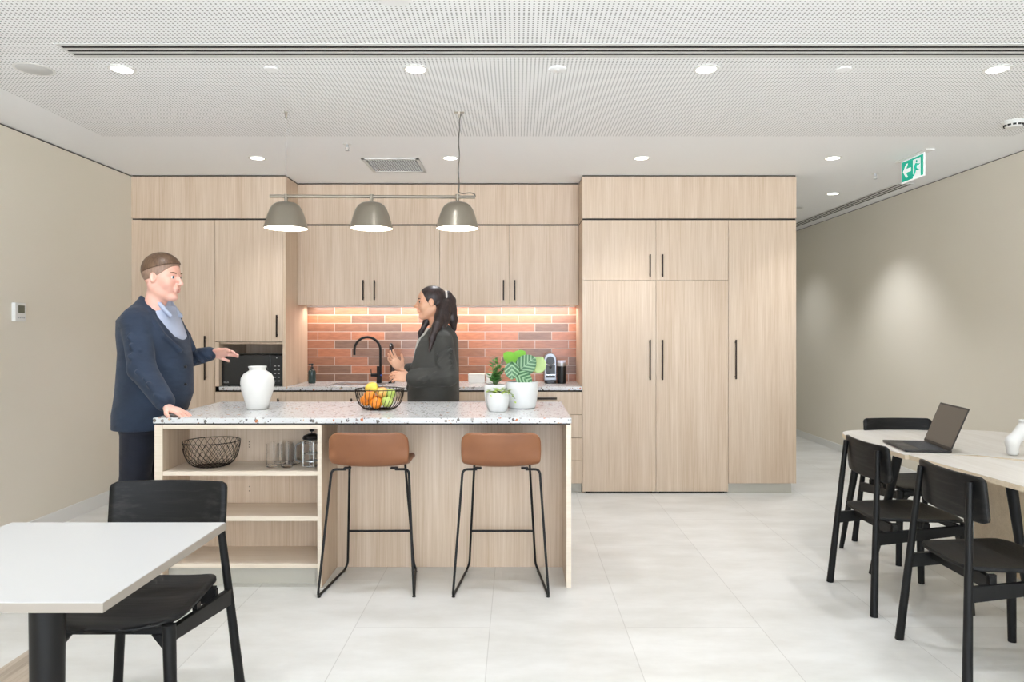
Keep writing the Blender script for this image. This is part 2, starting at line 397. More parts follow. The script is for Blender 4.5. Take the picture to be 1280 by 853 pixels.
# bulkheads
def bulkhead(label, x0, x1, y0, ret=None):
    t = thing('bulkhead', label, 'bulkhead', ((x0 + x1) / 2, y0, ZG), 'oak bulkheads under the ceiling')
    MB().box(x0, x1, y0, KY - .01, ZG + .006, CEIL - .012).build('panel', M['oak'], t, bevel=.001)
    MB().box(x0 + .004, x1 - .004, y0 + .012, KY - .012, ZG - .007, ZG + .006).build('shadow_gap', M['dark'], t)
    MB().box(x0 + .004, x1 - .004, y0 + .01, KY - .012, CEIL - .012, CEIL - .001).build('shadow_gap', M['dark'], t)
bulkhead('oak bulkhead panel above the microwave cupboards at far left', xa, xe, YT)
bulkhead('recessed oak bulkhead panel above the four wall cupboards', xe + .001, .5545, YU)
bulkhead('wide oak bulkhead panel above the fridge doors at right', .556, 2.371, YT)
# four upper cupboards
ux = [-1.938, -1.3126, -.690, -.064, .5548]; UZ0, UZ1 = 1.609, ZG - .008
hx = {0: 454.5, 1: 468.5, 2: 629.5, 3: 643.5}
names = ['first wall cupboard from the left above the brick, beside end panel', 'second wall cupboard from the left, above the curved tap', 'third wall cupboard from the left, behind the woman\'s ponytail', 'rightmost of the four wall cupboards above the brick, over the plants']
MB().box(xe, ux[0], YU, YU + .02, UZ0, UZ1).build('x', M['oak'])  # replaced below
bpy.data.objects.remove(bpy.data.objects['x'])
t = thing('filler_panel', 'slim oak filler strip at left end of the wall cupboards', 'filler panel', (xe, YU, UZ0)); MB().box(xe + .001, ux[0] - .001, YU + .003, YU + .02, UZ0, UZ1).build('panel', M['oak'], t)
for i in range(4):
    t = unit('wall_cupboard', names[i], 'cupboard', ux[i], ux[i + 1], YU, YS + .02, UZ0 + .012, UZ1, 'oak wall cupboards above the splashback')
    MB().box(ux[i] + .001, ux[i + 1] - .001, YU + .022, YS + .015, UZ0, UZ0 + .012).build('base_panel', M['oak_x'], t)
    d = door(ux[i], ux[i + 1], UZ0, UZ1, YU, t); handle_v(px(hx[i], 139.8), EYE - (375.5 - CY) / 139.8, EYE - (350.5 - CY) / 139.8, YU, d)
t = thing('led_strip_light', 'glowing LED strip light under the wall cupboards', 'strip light', (-.69, 6.51, 1.606))
mb = MB(); mb.box(-1.93, .53, 6.50, 6.52, 1.598, 1.607); mb.build('diffuser', M['led'], t); MB().box(-1.935, .535, 6.496, 6.5, 1.597, 1.609).build('channel', M['alu'], t)
# splashback
tag(MB().box(xe + .001, .5552, YS, YS + .025, .897, 1.62).build('brick_splashback', M['brick'], loc=(0, 0, 0)), 'red-brown glazed brick tile splashback behind the bench', 'splashback')
# right tall block
rx = [.556, 1.180, 1.794, 2.371]; ZM = 1.805
t = thing('end_panel', 'oak end panel between brick splashback and fridge doors', 'panel', (.55, YT + .3, 0)); pass
mb = MB(); mb.box(.5565, .570, YT + .021, KY - .01, .0, ZG - .008); mb.build('gable', M['oak'], t)
for i, (lab, lab2) in enumerate((('left oak-fronted integrated fridge door, beside splashback', 'small oak top cupboard above the left fridge door'), ('right oak-fronted integrated fridge door, beside tall cupboard', 'small oak top cupboard above the right fridge door'))):
    x0, x1 = rx[i], rx[i + 1]; c0 = x0 + (.015 if i == 0 else 0)
    t = thing('integrated_fridge', lab, 'fridge', ((x0 + x1) / 2, YT, 0), 'oak-fronted integrated fridges')
    MB().box(c0 + .001, x1 - .001, YT + .03, KY - .02, .03, ZM).build('carcass', M['dark'], t)
    d = door(x0, x1, .014, ZM, YT, t); hxp = 812 if i == 0 else 827.5
    handle_v(px(hxp, 147.4), EYE - (475 - CY) / 147.4, EYE - (425 - CY) / 147.4, YT, d)
    for fx in (x0 + .06, x1 - .06): MB().cone((fx, YT + .04, 0), (fx, YT + .04, .03), .02, .015).build('foot', M['black_plastic'], t)
    MB().box(x0 + .03, x1 - .03, YT + .012, YT + .03, .003, .014).build('vent_grille', M['dark'], t)
    t = thing('top_cupboard', lab2, 'cupboard', ((x0 + x1) / 2, YT, ZM), 'small top cupboards over the fridges')
    MB().box(c0 + .001, x1 - .001, YT + .022, KY - .02, ZM + .002, ZG - .008).build('carcass', M['dark'], t)
    d = door(x0, x1, ZM, ZG - .008, YT, t); handle_v(px(hxp, 147.4), EYE - (346.5 - CY) / 147.4, EYE - (318.5 - CY) / 147.4, YT, d)
t = thing('tall_cupboard', 'tall oak cupboard at right end of the joinery with pale plinth', 'cupboard', (2.08, YT, 0))
MB().box(rx[2] + .001, rx[3] - .020, YT + .022, KY - .02, .08, ZG - .008).build('carcass', M['dark'], t)
d = door(rx[2], rx[3], .083, ZG - .008, YT, t); handle_v(px(919, 147.4), EYE - (474 - CY) / 147.4, EYE - (425 - CY) / 147.4, YT, d)
MB().box(rx[3] - .019, rx[3], YT + .021, KY - .002, .083, ZG - .008).build('side_panel', M['oak'], t)
MB().box(rx[2] + .001, 2.34, YT + .03, YT + .045, 0, .083).build('plinth', M['plinth'], t)
# bench
ZB = .905
mb = MB(); mb.box(xc + .036, xd + .0, YT - .003, KY - .05, ZB - .03, ZB); mb.box(xd, .555, YT - .003, YS - .001, ZB - .03, ZB)
t = thing('kitchen_bench', 'long speckled terrazzo kitchen bench against the brick splashback', 'worktop', (-.7, 6.3, ZB)); mb.build('worktop', M['terrazzo'], t, bevel=.002)
mb = MB(); mb.box(xc + .036, .555, YT + .006, YT + .02, ZB - .040, ZB - .03); mb.build('shadow_gap', M['dark'], t)
bx = [(xc, xe, 'door', 348.5, 'base cupboard door below the microwave'), (xe, -1.355, 'door', 440, 'oak base cupboard behind the island, left of sink'), (-1.355, -.64, 'door', 549, 'oak base cupboard behind the fruit bowl, under the tap'), (-.64, -.04, 'dish', 0, 'dishwasher with steel handle behind the woman'), (-.04, .555, 'drawers', 684, 'oak drawer unit beside the left fridge door')]
for x0, x1, kind, hp, lab in bx:
    nm = {'door': 'base_cupboard', 'dish': 'dishwasher', 'drawers': 'drawer_unit'}[kind]
    t = thing(nm, lab, nm.replace('_', ' '), ((x0 + x1) / 2, YT, 0))
    MB().box(x0 + .001, x1 - .001, YT + .022, KY - .08, .08, ZB - .042).build('carcass', M['dark'], t)
    MB().box(x0 + .001, x1 - .001, YT + .05, YT + .07, 0, .08).build('plinth', M['plinth'], t)
    zt = ZB - .043
    if kind == 'door':
        d = door(x0, x1, .083, zt, YT, t); handle_v(px(hp, 147.4), EYE - (528 - CY) / 147.4, EYE - (498 - CY) / 147.4, YT, d)
    elif kind == 'dish':
        d = door(x0, x1, .083, zt, YT, t); MB().box(x0 + .03, x1 - .03, YT - .03, YT - .018, .775, .79).build('handle', M['steel'], d, bevel=.002)
    else:
        zs = [zt, EYE - (518.5 - CY) / 147.4, EYE - (547.5 - CY) / 147.4, EYE - (576 - CY) / 147.4, .083]
        for a, b in zip(zs[:-1], zs[1:]):
            d = door(x0, x1, b, a, YT, t, 'drawer_front')
            if a == zt: MB().box(px(671.5, 147.4), px(696, 147.4), YT - .02, YT - .001, EYE - (499.5 - CY) / 147.4, EYE - (497 - CY) / 147.4).build('handle', M['handle'], d)

# sink and taps
t = thing('sink', 'stainless steel sink set in the bench left of the tap', 'sink', (-1.25, 6.25, ZB))
mb = MB(); X0, X1, Y0, Y1 = -1.62, -1.16, 6.10, 6.45
mb.box(X0, X1, Y0, Y0 + .012, ZB, ZB + .004); mb.box(X0, X1, Y1 - .012, Y1, ZB, ZB + .004); mb.box(X0, X0 + .012, Y0, Y1, ZB, ZB + .004); mb.box(X1 - .012, X1, Y0, Y1, ZB, ZB + .004)
mb.build('rim', M['steel'], t); MB().box(X0 + .012, X1 - .012, Y0 + .012, Y1 - .012, ZB + .0003, ZB + .0012).build('basin', M['steel'], t)
s_t = 138.0; YTAP = F / s_t
def tx(x): return px(x, s_t)
def tz(y): return EYE - (y - CY) / s_t
t = thing('kitchen_tap', 'black gooseneck tap with curved spout beside the sink', 'tap', (tx(473.5), YTAP, ZB))
MB().cone((tx(474), YTAP, ZB), (tx(474), YTAP, tz(458)), .024, .022).build('body', M['blackmetal'], t, smooth=True)
r = (tx(475.5) - tx(443)) / 2; cxm = (tx(475.5) + tx(443)) / 2; zc = tz(438)
pts = [(tx(475.5), YTAP, tz(459)), (tx(475.5), YTAP, zc)] + arc((cxm, YTAP, zc), r, 0, math.pi, 20)[1:] + [(tx(443), YTAP, tz(444))]
MB().tube(pts, .0115, 12).build('spout', M['blackmetal'], t, smooth=True)
mb = MB(); mb.cone((tx(464), YTAP - .01, tz(469)), (tx(473), YTAP - .01, tz(469)), .014, .016); mb.cone((tx(464.5), YTAP - .01, tz(469)), (tx(464), YTAP - .01, tz(462)), .005, .004); mb.build('lever', M['blackmetal'], t, smooth=True)
MB().cone((tx(477), YTAP - .024, tz(469)), (tx(477), YTAP - .019, tz(469)), .006, .006).build('temperature_dot', mat('blue_dot', (40, 90, 210), .3), t)
t = thing('filtered_water_tap', 'straight dark tap with chrome tip between gooseneck tap and woman', 'tap', (tx(488.5), YTAP, ZB))
MB().cone((tx(489.5), YTAP, ZB), (tx(489.5), YTAP, ZB + .012), .03, .03).build('base', M['blackmetal'], t, smooth=True)
MB().tube([(tx(491), YTAP, ZB + .01), (tx(490.5), YTAP, tz(450)), (tx(489), YTAP, tz(433))], [.022, .02, .019], 14).build('column', mat('dark_bronze_gloss', (54, 40, 38), .2, .5), t, smooth=True)
MB().ball((tx(489), YTAP, tz(432)), (.019, .019, .022)).build('tip', M['blackmetal'], t, smooth=True)
MB().ball((tx(488.5), YTAP - .016, tz(432)), (.008, .006, .011)).build('button', M['chrome'], t, smooth=True)

# things on the bench
s_b = 138.5; YB = F / s_b
def bX(x, s=s_b): return px(x, s)
def bZ(y, s=s_b): return EYE - (y - CY) / s
t = thing('soap_bottle', 'dark green soap pump bottle by left end of splashback', 'bottle', (bX(390), YB, ZB))
prof = [(0.0, 0), (.030, 0), (.034, .006), (.034, .10), (.030, .115), (.016, .124), (.013, .13), (0.0, .13)]
MB().lathe(prof, (bX(390), YB, ZB)).build('bottle_body', mat('dark_green_glass', (44, 62, 60), .2), t, smooth=True)
mb = MB(); mb.cone((bX(390), YB, ZB + .128), (bX(390), YB, ZB + .15), .012, .012); mb.cone((bX(390), YB, ZB + .15), (bX(390), YB, ZB + .165), .005, .005); mb.cone((bX(390), YB, ZB + .165), (bX(390), YB, ZB + .178), .013, .011); mb.box(bX(390) - .03, bX(390), YB - .004, YB + .004, ZB + .167, ZB + .175)
mb.build('pump', M['black_plastic'], t, smooth=True)
for i, (x0, x1, y0, y1, lab) in enumerate(((585.5, 606, 465.5, 477.5, 'wide white lidded box on the bench behind the plants'), (608, 616, 466.5, 476.5, 'smaller white box on the bench, half hidden by the upright plant'))):
    t = thing('storage_box', lab, 'box', (bX((x0 + x1) / 2), YB + .05, ZB))
    MB().box(bX(x0), bX(x1), YB, YB + .12, ZB, ZB + .066).build('box_body', M['white_plastic'], t, bevel=.004)
    MB().box(bX(x0) - .002, bX(x1) + .002, YB - .002, YB + .122, ZB + .067, ZB + .084).build('lid', M['white_plastic'], t, bevel=.004)
# coffee machine
xm = bX(688); w = .060; zz = lambda y: ZB + (480.5 - y) / s_b
t = thing('coffee_machine', 'chrome and black capsule coffee machine at right end of bench', 'coffee machine', (xm, YB + .03, ZB))
MB().prism([(xm + a, YB + b) for a, b in rrect(-.055, .055, -.05, .22, .03)], ZB, ZB + .026).build('drip_base', M['black_plastic'], t, bevel=.003)
def archpoly(w, h, n=14): return [(-w, 0), (w, 0), (w, h - w)] + [(w * math.cos(math.pi * i / n), h - w + w * math.sin(math.pi * i / n)) for i in range(1, n)] + [(-w, h - w)]
def extr_y(mb, poly, cx, y0, y1, z0):
    n = len(poly); mb.add([(cx + a, y0, z0 + b) for a, b in poly] + [(cx + a, y1, z0 + b) for a, b in poly], [tuple(range(n)), tuple(range(n, 2 * n))[::-1]] + [(i, n + i, n + (i + 1) % n, (i + 1) % n) for i in range(n)])
mb = MB(); extr_y(mb, archpoly(.054, .245), xm, YB, YB + .20, ZB + .026); mb.build('housing', mat('machine_silver', (150, 153, 158), .35, .8), t, bevel=.004)
mb = MB(); extr_y(mb, rrect(-.042, .042, .02, .135, .005), xm, YB - .002, YB + .002, ZB + .03); mb.build('front_recess', M['black_plastic'], t)
MB().box(xm - .042, xm + .042, YB - .04, YB - .002, ZB + .075, ZB + .083).build('cup_tray', M['chrome'], t, bevel=.001)
MB().cone((xm, YB - .004, ZB + .205), (xm, YB + .01, ZB + .205), .038, .038, 28).build('brew_head', M['black_plastic'], t)
mb = MB(); mb.tube(arc((xm, YB - .006, ZB + .205), .041, math.radians(200), math.radians(340), 14), .005, 8); mb.build('lever', M['chrome'], t, smooth=True)
MB().cone((xm, YB - .03, ZB + .135), (xm, YB - .03, ZB + .152), .008, .012).build('spout', M['black_plastic'], t)
MB().box(xm - .006, xm + .006, YB - .03, YB, ZB + .15, ZB + .162).build('spout_arm', M['black_plastic'], t)
xg = bX(702)
t = thing('milk_frother', 'black cylindrical milk frother with clear lid beside coffee machine', 'milk frother', (xg, YB, ZB))
MB().lathe([(0, 0), (.040, 0), (.041, .004), (.041, .155), (0, .155)], (xg, YB, ZB)).build('jug', M['black_plastic'], t, smooth=True)
MB().lathe([(0, .155), (.040, .155), (.041, .16), (.041, .185), (0, .185)], (xg, YB, ZB)).build('collar', M['steel'], t, smooth=True)
MB().lathe([(0, .185), (.042, .185), (.042, .203), (.036, .208), (0, .208)], (xg, YB, ZB)).build('lid', mat('frosted_lid', (214, 212, 226), .2), t, smooth=True)
# microwave
s_m = 146.0; YM = F / s_m
t = thing('microwave', 'black microwave oven in the oak niche', 'microwave', (px(316, s_m), YM, ZB))
x0, x1, z0, z1 = -2.523, xd - .012, ZB + .006, EYE - (444 - CY) / s_m
MB().box(x0, x1, YM + .015, YM + .36, z0, z1).build('casing', M['black_plastic'], t, bevel=.004)
xdv = px(338, s_m)
MB().box(x0, xdv, YM, YM + .016, z0 + .002, z1 - .001).build('door', mat('black_tinted_glass', (30, 29, 28), .12), t, bevel=.002)
MB().box(xdv + .003, x1, YM, YM + .016, z0 + .002, z1 - .001).build('control_panel', M['black_plastic'], t, bevel=.002)
mb = MB(); mw = mat('pale_marking', (190, 190, 190), .5)
for r_ in range(5):
    for c_ in range(2):
        mb.box(xdv + .030 + c_ * .032, xdv + .048 + c_ * .032, YM - .0008, YM + .001, z0 + .035 + r_ * .032, z0 + .041 + r_ * .032)
mb.box(xdv + .05, xdv + .058, YM - .0008, YM + .001, z1 - .028, z1 - .018); mb.build('button_marks', mw, t)
mb = MB(); lx = x0 + .022; lz = z0 + .022
mb.tube(arc((lx, YM - .001, lz + .006), .006, 0.3, 6.0, 14), .0012, 6); mb.box(lx + .012, lx + .014, YM - .001, YM, lz, lz + .012); mb.box(lx + .012, lx + .02, YM - .001, YM, lz, lz + .002)
mb.tube(arc((lx + .029, YM - .001, lz + .006), .005, 0.8, 5.9, 12), .001, 6); mb.box(lx + .029, lx + .034, YM - .001, YM, lz + .004, lz + .006); mb.build('maker_mark', mw, t)
for a in (x0 + .04, x1 - .04): MB().cone((a, YM + .05, ZB), (a, YM + .05, z0), .012, .012).build('foot', M['black_plastic'], t)

# ------------------------------------------------------------------ island
IY, IB = 3.78, 4.62; IZ = .913; sI = 232.8
t = thing('kitchen_island', 'oak kitchen island with open shelves at left and stool recess', 'island', (-.83, 4.2, 0))
L0, L1, L2, L3, L4 = -1.945, -1.902, -1.070, -1.048, 0; R0, R1 = .266, .292
IT = .876
cab = MB().box(L0, L1, IY + .001, IB, 0, IT).build('side_panel', M['oak'], t, bevel=.001)
MB().box(L2, L3, IY + .001, 4.12, 0, IT).build('side_panel', M['oak'], t, bevel=.001)
MB().box(R0, R1, IY - .002, IB, 0, IT).build('side_panel', M['oak'], t, bevel=.001)
MB().box(L3, R0, 4.112, 4.13, 0, IT).build('seating_back_panel', M['oak'], t)
MB().box(L1, R0, IB - .02, IB, 0, IT).build('rear_panel', M['oak'], t)
mb = MB(); mb.box(L1, L2, 4.092, 4.11, .10, IT - .02)
mb.cur = 1
for zc_ in (.735, .705, .59, .475, .45, .72): mb.cone((-1.555, 4.0915, zc_), (-1.555, 4.093, zc_), .0028, .0028, 8)
mb.build('shelf_back_panel', [M['oak'], M['dark']], t)
for nme, z in (('shelf', .625), ('shelf', .381), ('shelf', .128)):
    MB().box(L1 + .001, L2 - .001, IY + .003, 4.092, z - .022, z).build(nme, M['oak_x'], t, bevel=.001)
    MB().box(L1 + .001, L2 - .001, IY + .001, IY + .0028, z - .022, z).build('edge_band', M['oak_edge'], t)
for a_, b_, y_ in ((L0, L1, IY - .001), (L2, L3, IY - .001), (R0, R1, IY - .004)): MB().box(a_, b_, y_, y_ + .0018, 0, IT).build('edge_band', M['oak_edge'], t)
MB().box(L1, L2, IY + .003, IY + .05, IT - .022, IT).build('top_rail', M['oak_edge'], t)
MB().box(L1, L2, 4.05, 4.09, IT - .022, IT).build('top_rail', M['oak_x'], t)
MB().box(L1 + .0, L2, IY + .065, IY + .08, 0, .105).build('plinth', M['plinth'], t)
MB().box(L0 + .004, R1 - .004, IY + .004, IB - .01, IT, IZ - .029).build('shadow_gap', M['dark'], t)
tp = thing('island_worktop', 'white terrazzo worktop on the kitchen island', 'worktop', (-.83, 4.2, IZ))
MB().box(-1.952, .294, IY - .004, 4.645, IZ - .029, IZ).build('slab', M['terrazzo'], tp, bevel=.002)

# ------------------------------------------------------------------ ceiling fittings
dl_pos = [(a[0], a[1]) for a in DOWN]
def downlight_parts(t):
    MB().lathe([(.050, 0), (.064, 0), (.066, .004), (.050, .004)], (0, 0, -.004), 32, True).build('trim_ring', M['white_plastic'], t, smooth=True)
    MB().lathe([(0, -.0035), (.050, -.0035), (.050, -.0015), (0, -.0015)], (0, 0, 0), 32).build('lens', M['lamp'], t)
rows = {5.37: 'back row above the joinery', 3.53: 'front row near the slot diffuser'}
where = ['leftmost', 'second from left', 'third from left', 'rightmost']
first = None
for (x, y) in DOWN:
    lab = 'round recessed downlight, %s in the %s' % (where[DX.index(x)], rows[y])
    if first is None:
        first = thing('downlight', lab, 'downlight', (x, y, CEIL - .001), 'recessed ceiling downlights', local=True); downlight_parts(first)
        src = first
    else: dup(src, (x, y, CEIL - (.005 if y < 4.76 else .001)), 0, lab)
dup(src, (3.04, 6.77, CEIL - .001), 0, 'round recessed downlight over the passage right of the joinery')
for x, y in DOWN_BACK + DOWN_CORR[1:]:
    o = dup(src, (x, y, CEIL - (.005 if y < 4 else .001)), 0, 'round recessed downlight behind the viewpoint, out of the photo')
    if y > 4: o['label'] = 'round recessed downlight deep in the passage behind the joinery'
def disc(name, lab, cat, x, y, r, m, th=.006, inner=None):
    t = thing(name, lab, cat, (x, y, CEIL - .004), local=True)
    MB().lathe([(0, 0), (r * .9, 0), (r, .003), (r, th), (0, th)], (0, 0, -th), 32).build('cover', m, t, smooth=True)
    if inner: MB().lathe([(r * .9, 0), (r * 1.12, 0), (r * 1.12, .002), (r * .9, .002)], (0, 0, -.004), 32, True).build('rim', inner, t)
    return t
disc('ceiling_speaker', 'grey round ceiling speaker left of the leftmost downlight', 'speaker', -2.42, 3.53, .082, M['grey_grille'], inner=M['white_plastic'])
disc('ceiling_speaker', 'grey round ceiling speaker over the far passage', 'speaker', 2.98, 7.55, .082, M['grey_grille'], inner=M['white_plastic'])
disc('sprinkler_cover', 'small flat white ceiling disc between the two left downlights', 'ceiling disc', px(338, 250), 3.53, .035, M['ceiling'])
disc('sprinkler_cover', 'small flat white ceiling disc between the two right downlights', 'ceiling disc', px(1056, 250), 3.53, .035, M['ceiling'])
t = disc('ceiling_sensor', 'round white ceiling sensor between the two middle downlights', 'sensor', px(697, 249), 3.53, .045, M['ceiling'])
MB().ball((0, 0, -.008), (.008, .008, .004)).build('eye', M['grey_grille'], t)
disc('ceiling_access_disc', 'white ceiling disc cut by the top edge of the photo', 'ceiling disc', px(491, 316), 2.76, .08, M['ceiling'])
t = thing('smoke_detector', 'white smoke detector near the right wall', 'smoke detector', (3.12, 4.42, CEIL), local=True)
MB().lathe([(0, -.045), (.04, -.045), (.052, -.03), (.060, -.012), (.066, -.012), (.066, 0), (0, 0)], (0, 0, 0), 32).build('housing', M['white_plastic'], t, smooth=True)
for a in range(12):
    q = math.radians(a * 30); MB().box(-.009, .009, -.0555, -.050, -.036, -.026).build('vent_slot', M['slot'], t).rotation_euler = (0, 0, q)
def sprinkler(x, y, lab):
    t = thing('sprinkler', lab, 'sprinkler', (x, y, CEIL), local=True, group='pendent sprinkler heads')
    MB().lathe([(0, -.004), (.028, -.004), (.03, 0), (0, 0)], (0, 0, 0), 24).build('escutcheon', M['white_plastic'], t, smooth=True)
    mb = MB(); mb.cone((0, 0, -.004), (0, 0, -.02), .009, .008); mb.tube([(-.01, 0, -.02), (-.012, 0, -.033), (-.004, 0, -.045)], .002, 6); mb.tube([(.01, 0, -.02), (.012, 0, -.033), (.004, 0, -.045)], .002, 6); mb.box(-.01, .01, -.003, .003, -.022, -.018)
    mb.build('body', M['steel'], t); MB().lathe([(0, -.048), (.014, -.048), (.014, -.045), (0, -.045)], (0, 0, 0), 16).build('deflector', M['steel'], t)
sprinkler(px(434, 177), F / 177, 'sprinkler head on the ceiling left of the square vent')
sprinkler(px(1094, 149), F / 149, 'sprinkler head on the ceiling left of the exit sign')
# square return vent
t = thing('ceiling_vent', 'square egg-crate ceiling vent above the wall cupboards', 'vent', (-.97, 5.6, CEIL))
x0, x1, y0, y1 = -1.19, -.748, 5.38, 5.83
mb = MB()
for q in ((x0, x1, y0, y0 + .025), (x0, x1, y1 - .025, y1), (x0, x0 + .025, y0, y1), (x1 - .025, x1, y0, y1)): mb.box(*q, CEIL - .008, CEIL)
mb.build('frame', M['alu'], t)
MB().box(x0 + .025, x1 - .025, y0 + .025, y1 - .025, CEIL - .0012, CEIL - .0002).build('backing', M['slot'], t)
mb = MB()
for i in range(1, 20): a = x0 + .025 + i * (x1 - x0 - .05) / 20; mb.box(a - .0028, a + .0028, y0 + .02, y1 - .02, CEIL - .0045, CEIL - .002)
for i in range(1, 12): a = y0 + .025 + i * (y1 - y0 - .05) / 12; mb.box(x0 + .02, x1 - .02, a - .0016, a + .0016, CEIL - .005, CEIL - .002)
mb.build('egg_crate_grid', M['alu'], t)
# slot diffusers
t = thing('slot_diffuser', 'long triple-slot air diffuser across the perforated ceiling', 'air diffuser', (.7, 3.29, CEIL))
MB().box(-2.115, RX - .1, 3.216, 3.374, CEIL - .007, CEIL - .0005).build('frame', M['alu'], t)
for a in (3.251, 3.293, 3.336): MB().box(-2.10, RX - .1, a - .0088, a + .0088, CEIL - .0085, CEIL - .0066).build('slot', M['slot'], t)
t = thing('slot_diffuser', 'triple-slot air diffuser along the right wall beyond the exit sign', 'air diffuser', (3.48, 8.0, CEIL))
MB().box(3.41, 3.555, 6.3, 9.8, CEIL - .006, CEIL - .0005).build('frame', M['alu'], t)
for a in (3.435, 3.4825, 3.53): MB().box(a - .008, a + .008, 6.32, 9.8, CEIL - .0075, CEIL - .0058).build('slot', M['slot'], t)
# exit sign
green = emis('exit_green', (0, 164, 138), .42); wht = emis('exit_white', (236, 238, 238), .35)
XS = 2.985; ys0, ys1, zs0, zs1 = 5.145, 5.45, 2.515, 2.687
t = thing('exit_sign', 'green running-man exit sign with left arrow hung from ceiling', 'exit sign', (XS, 5.3, zs1))
MB().box(XS - .008, XS + .001, ys0, ys1, zs0, zs1).build('panel', wht, t, bevel=.002)
MB().box(XS - .03, XS + .035, ys0 - .06, ys1 + .05, zs1 + .002, CEIL - .0005).build('mounting_plate', M['white_plastic'], t)
def yz(poly, mt, nme, off=.0095, th=.002):     # poly in (u along the sign from its far end, v up); seen from -X
    mb = MB(); n = len(poly); vs = [(XS - off, ys1 - u, zs0 + v) for u, v in poly] + [(XS - off + th, ys1 - u, zs0 + v) for u, v in poly]
    mb.add(vs, [tuple(range(n)), tuple(range(n, 2 * n))[::-1]] + [(i, n + i, n + (i + 1) % n, (i + 1) % n) for i in range(n)])
    return mb.build(nme, mt, t)
W = ys1 - ys0; H = zs1 - zs0
yz([(.008, .010), (.160, .010), (.160, H - .010), (.008, H - .010)], green, 'green_field')
yz([(.160, H - .010), (.160, H - .024), (.262, H - .024), (.262, .010), (W - .012, .010), (W - .012, H - .010)], green, 'green_field')
yz([(.028, .086), (.072, .138), (.096, .138), (.068, .100), (.135, .100), (.135, .072), (.068, .072), (.096, .034), (.072, .034)], wht, 'arrow', .0115)
mb = MB()
def g(u, v): return (XS - .0115, ys1 - u, zs0 + v)
mb.ball(g(.213, .128), (.002, .010, .010))
for a, b, r0, r1 in (((.210, .112), (.200, .078), .010, .009), ((.210, .110), (.186, .098), .005, .004), ((.186, .098), (.180, .080), .004, .004), ((.212, .110), (.236, .095), .005, .004), ((.236, .095), (.250, .103), .004, .004), ((.201, .078), (.224, .062), .0075, .006), ((.224, .062), (.246, .056), .006, .005), ((.200, .078), (.190, .050), .0075, .006), ((.190, .050), (.172, .026), .006, .005)):
    p, q = Vector(g(*a)), Vector(g(*b)); mb.tube([p, q], [r0 * .9, r1 * .9], 8)
rm = mb.build('running_man', green, t)

# ------------------------------------------------------------------ pendant lamp
YP = 4.226; ZR = 2.187
t = thing('pendant_lamp', 'taupe rail pendant lamp with three bell shades over the island', 'pendant lamp', (-.87, YP, ZR))
MB().tube([(-1.482, YP, ZR + .002), (-.25, YP, ZR - .004)], .0095, 12).build('rail', M['taupe'], t, smooth=True)
sxs = [-1.385, -.873, -.356]
for i, x in enumerate(sxs):
    mb = MB(); mb.cone((x, YP, ZR - .005), (x, YP, ZR - .035), .010, .011); mb.cone((x, YP, ZR + .012), (x, YP, ZR - .012), .013, .013); mb.build('stem', M['taupe'], t, smooth=True)
    pr = [(.0, .158), (.030, .158), (.058, .152), (.078, .138), (.093, .115), (.107, .078), (.118, .038), (.128, 0), (.1255, 0), (.1155, .038), (.1045, .076), (.090, .112), (.075, .134), (.056, .148), (0, .153)]
    sh = MB().lathe(pr, (x, YP, ZR - .193), 48).build('lamp_shade', M['taupe'], t, smooth=True); sh['_o'] = t['_o']
    MB().lathe([(0, .004), (.1235, .004), (.125, .001), (0, .001)], (x, YP, ZR - .193), 48).build('diffuser', M['lamp_soft'], sh, smooth=True)
    spot('pendant_beam', (x, YP, ZR - .21), PENDANT_W, 120, .8, .08)
MB().tube([(sxs[0], YP, ZR), (sxs[0], YP, CEIL - .02)], .0012, 6).build('suspension_wire', M['steel'], t)
MB().cone((sxs[0], YP, CEIL - .045), (sxs[0], YP, CEIL - .004), .005, .010).build('ceiling_anchor', M['taupe'], t, smooth=True)
rng = random.Random(4)
xr = -.346
pts = [(xr + .012, YP, CEIL - .02)] + [(xr + .004 * math.sin(k * 1.7) - .002 * k / 6, YP, CEIL - .05 - k * (CEIL - ZR - .09) / 9) for k in range(10)] + [(xr - .004, YP, ZR + .025), (xr + .02, YP - .004, ZR + .016), (xr + .07, YP - .006, ZR + .022), (xr + .095, YP - .006, ZR + .012), (xr + .098, YP - .004, ZR - .003), (xr + .08, YP, ZR - .006)]
MB().tube(fillet(pts, .02, 3), .0034, 8).build('power_cable', M['cable'], t, smooth=True)
MB().tube([(xr, YP, ZR), (xr, YP, CEIL - .02)], .001, 6).build('suspension_wire', M['steel'], t)
mb = MB(); mb.cone((xr, YP, CEIL - .04), (xr, YP, CEIL - .004), .005, .010); mb.box(xr - .03, xr + .03, YP - .006, YP + .006, CEIL - .012, CEIL - .004); mb.build('ceiling_anchor', M['taupe'], t, smooth=True)

# ------------------------------------------------------------------ thermostat
t = thing('thermostat', 'white wall thermostat with small grey display on left wall', 'thermostat', (LX, 4.6, 1.5))
z0, z1 = EYE - (402 - CY) / 192, EYE - (378.5 - CY) / 192
MB().box(LX, LX + .026, 4.555, 4.655, z0, z1).build('casing', M['white_plastic'], t, bevel=.003)
MB().box(LX + .0255, LX + .0272, 4.580, 4.640, z0 + .055, z0 + .105).build('display', mat('lcd_grey_green', (98, 102, 86), .3), t)
mb = MB(); 
for k in range(4): mb.box(LX + .0255, LX + .0275, 4.578 + k * .017, 4.589 + k * .017, z0 + .02, z0 + .03)
mb.build('button', mat('grey_button', (178, 180, 180), .5), t)

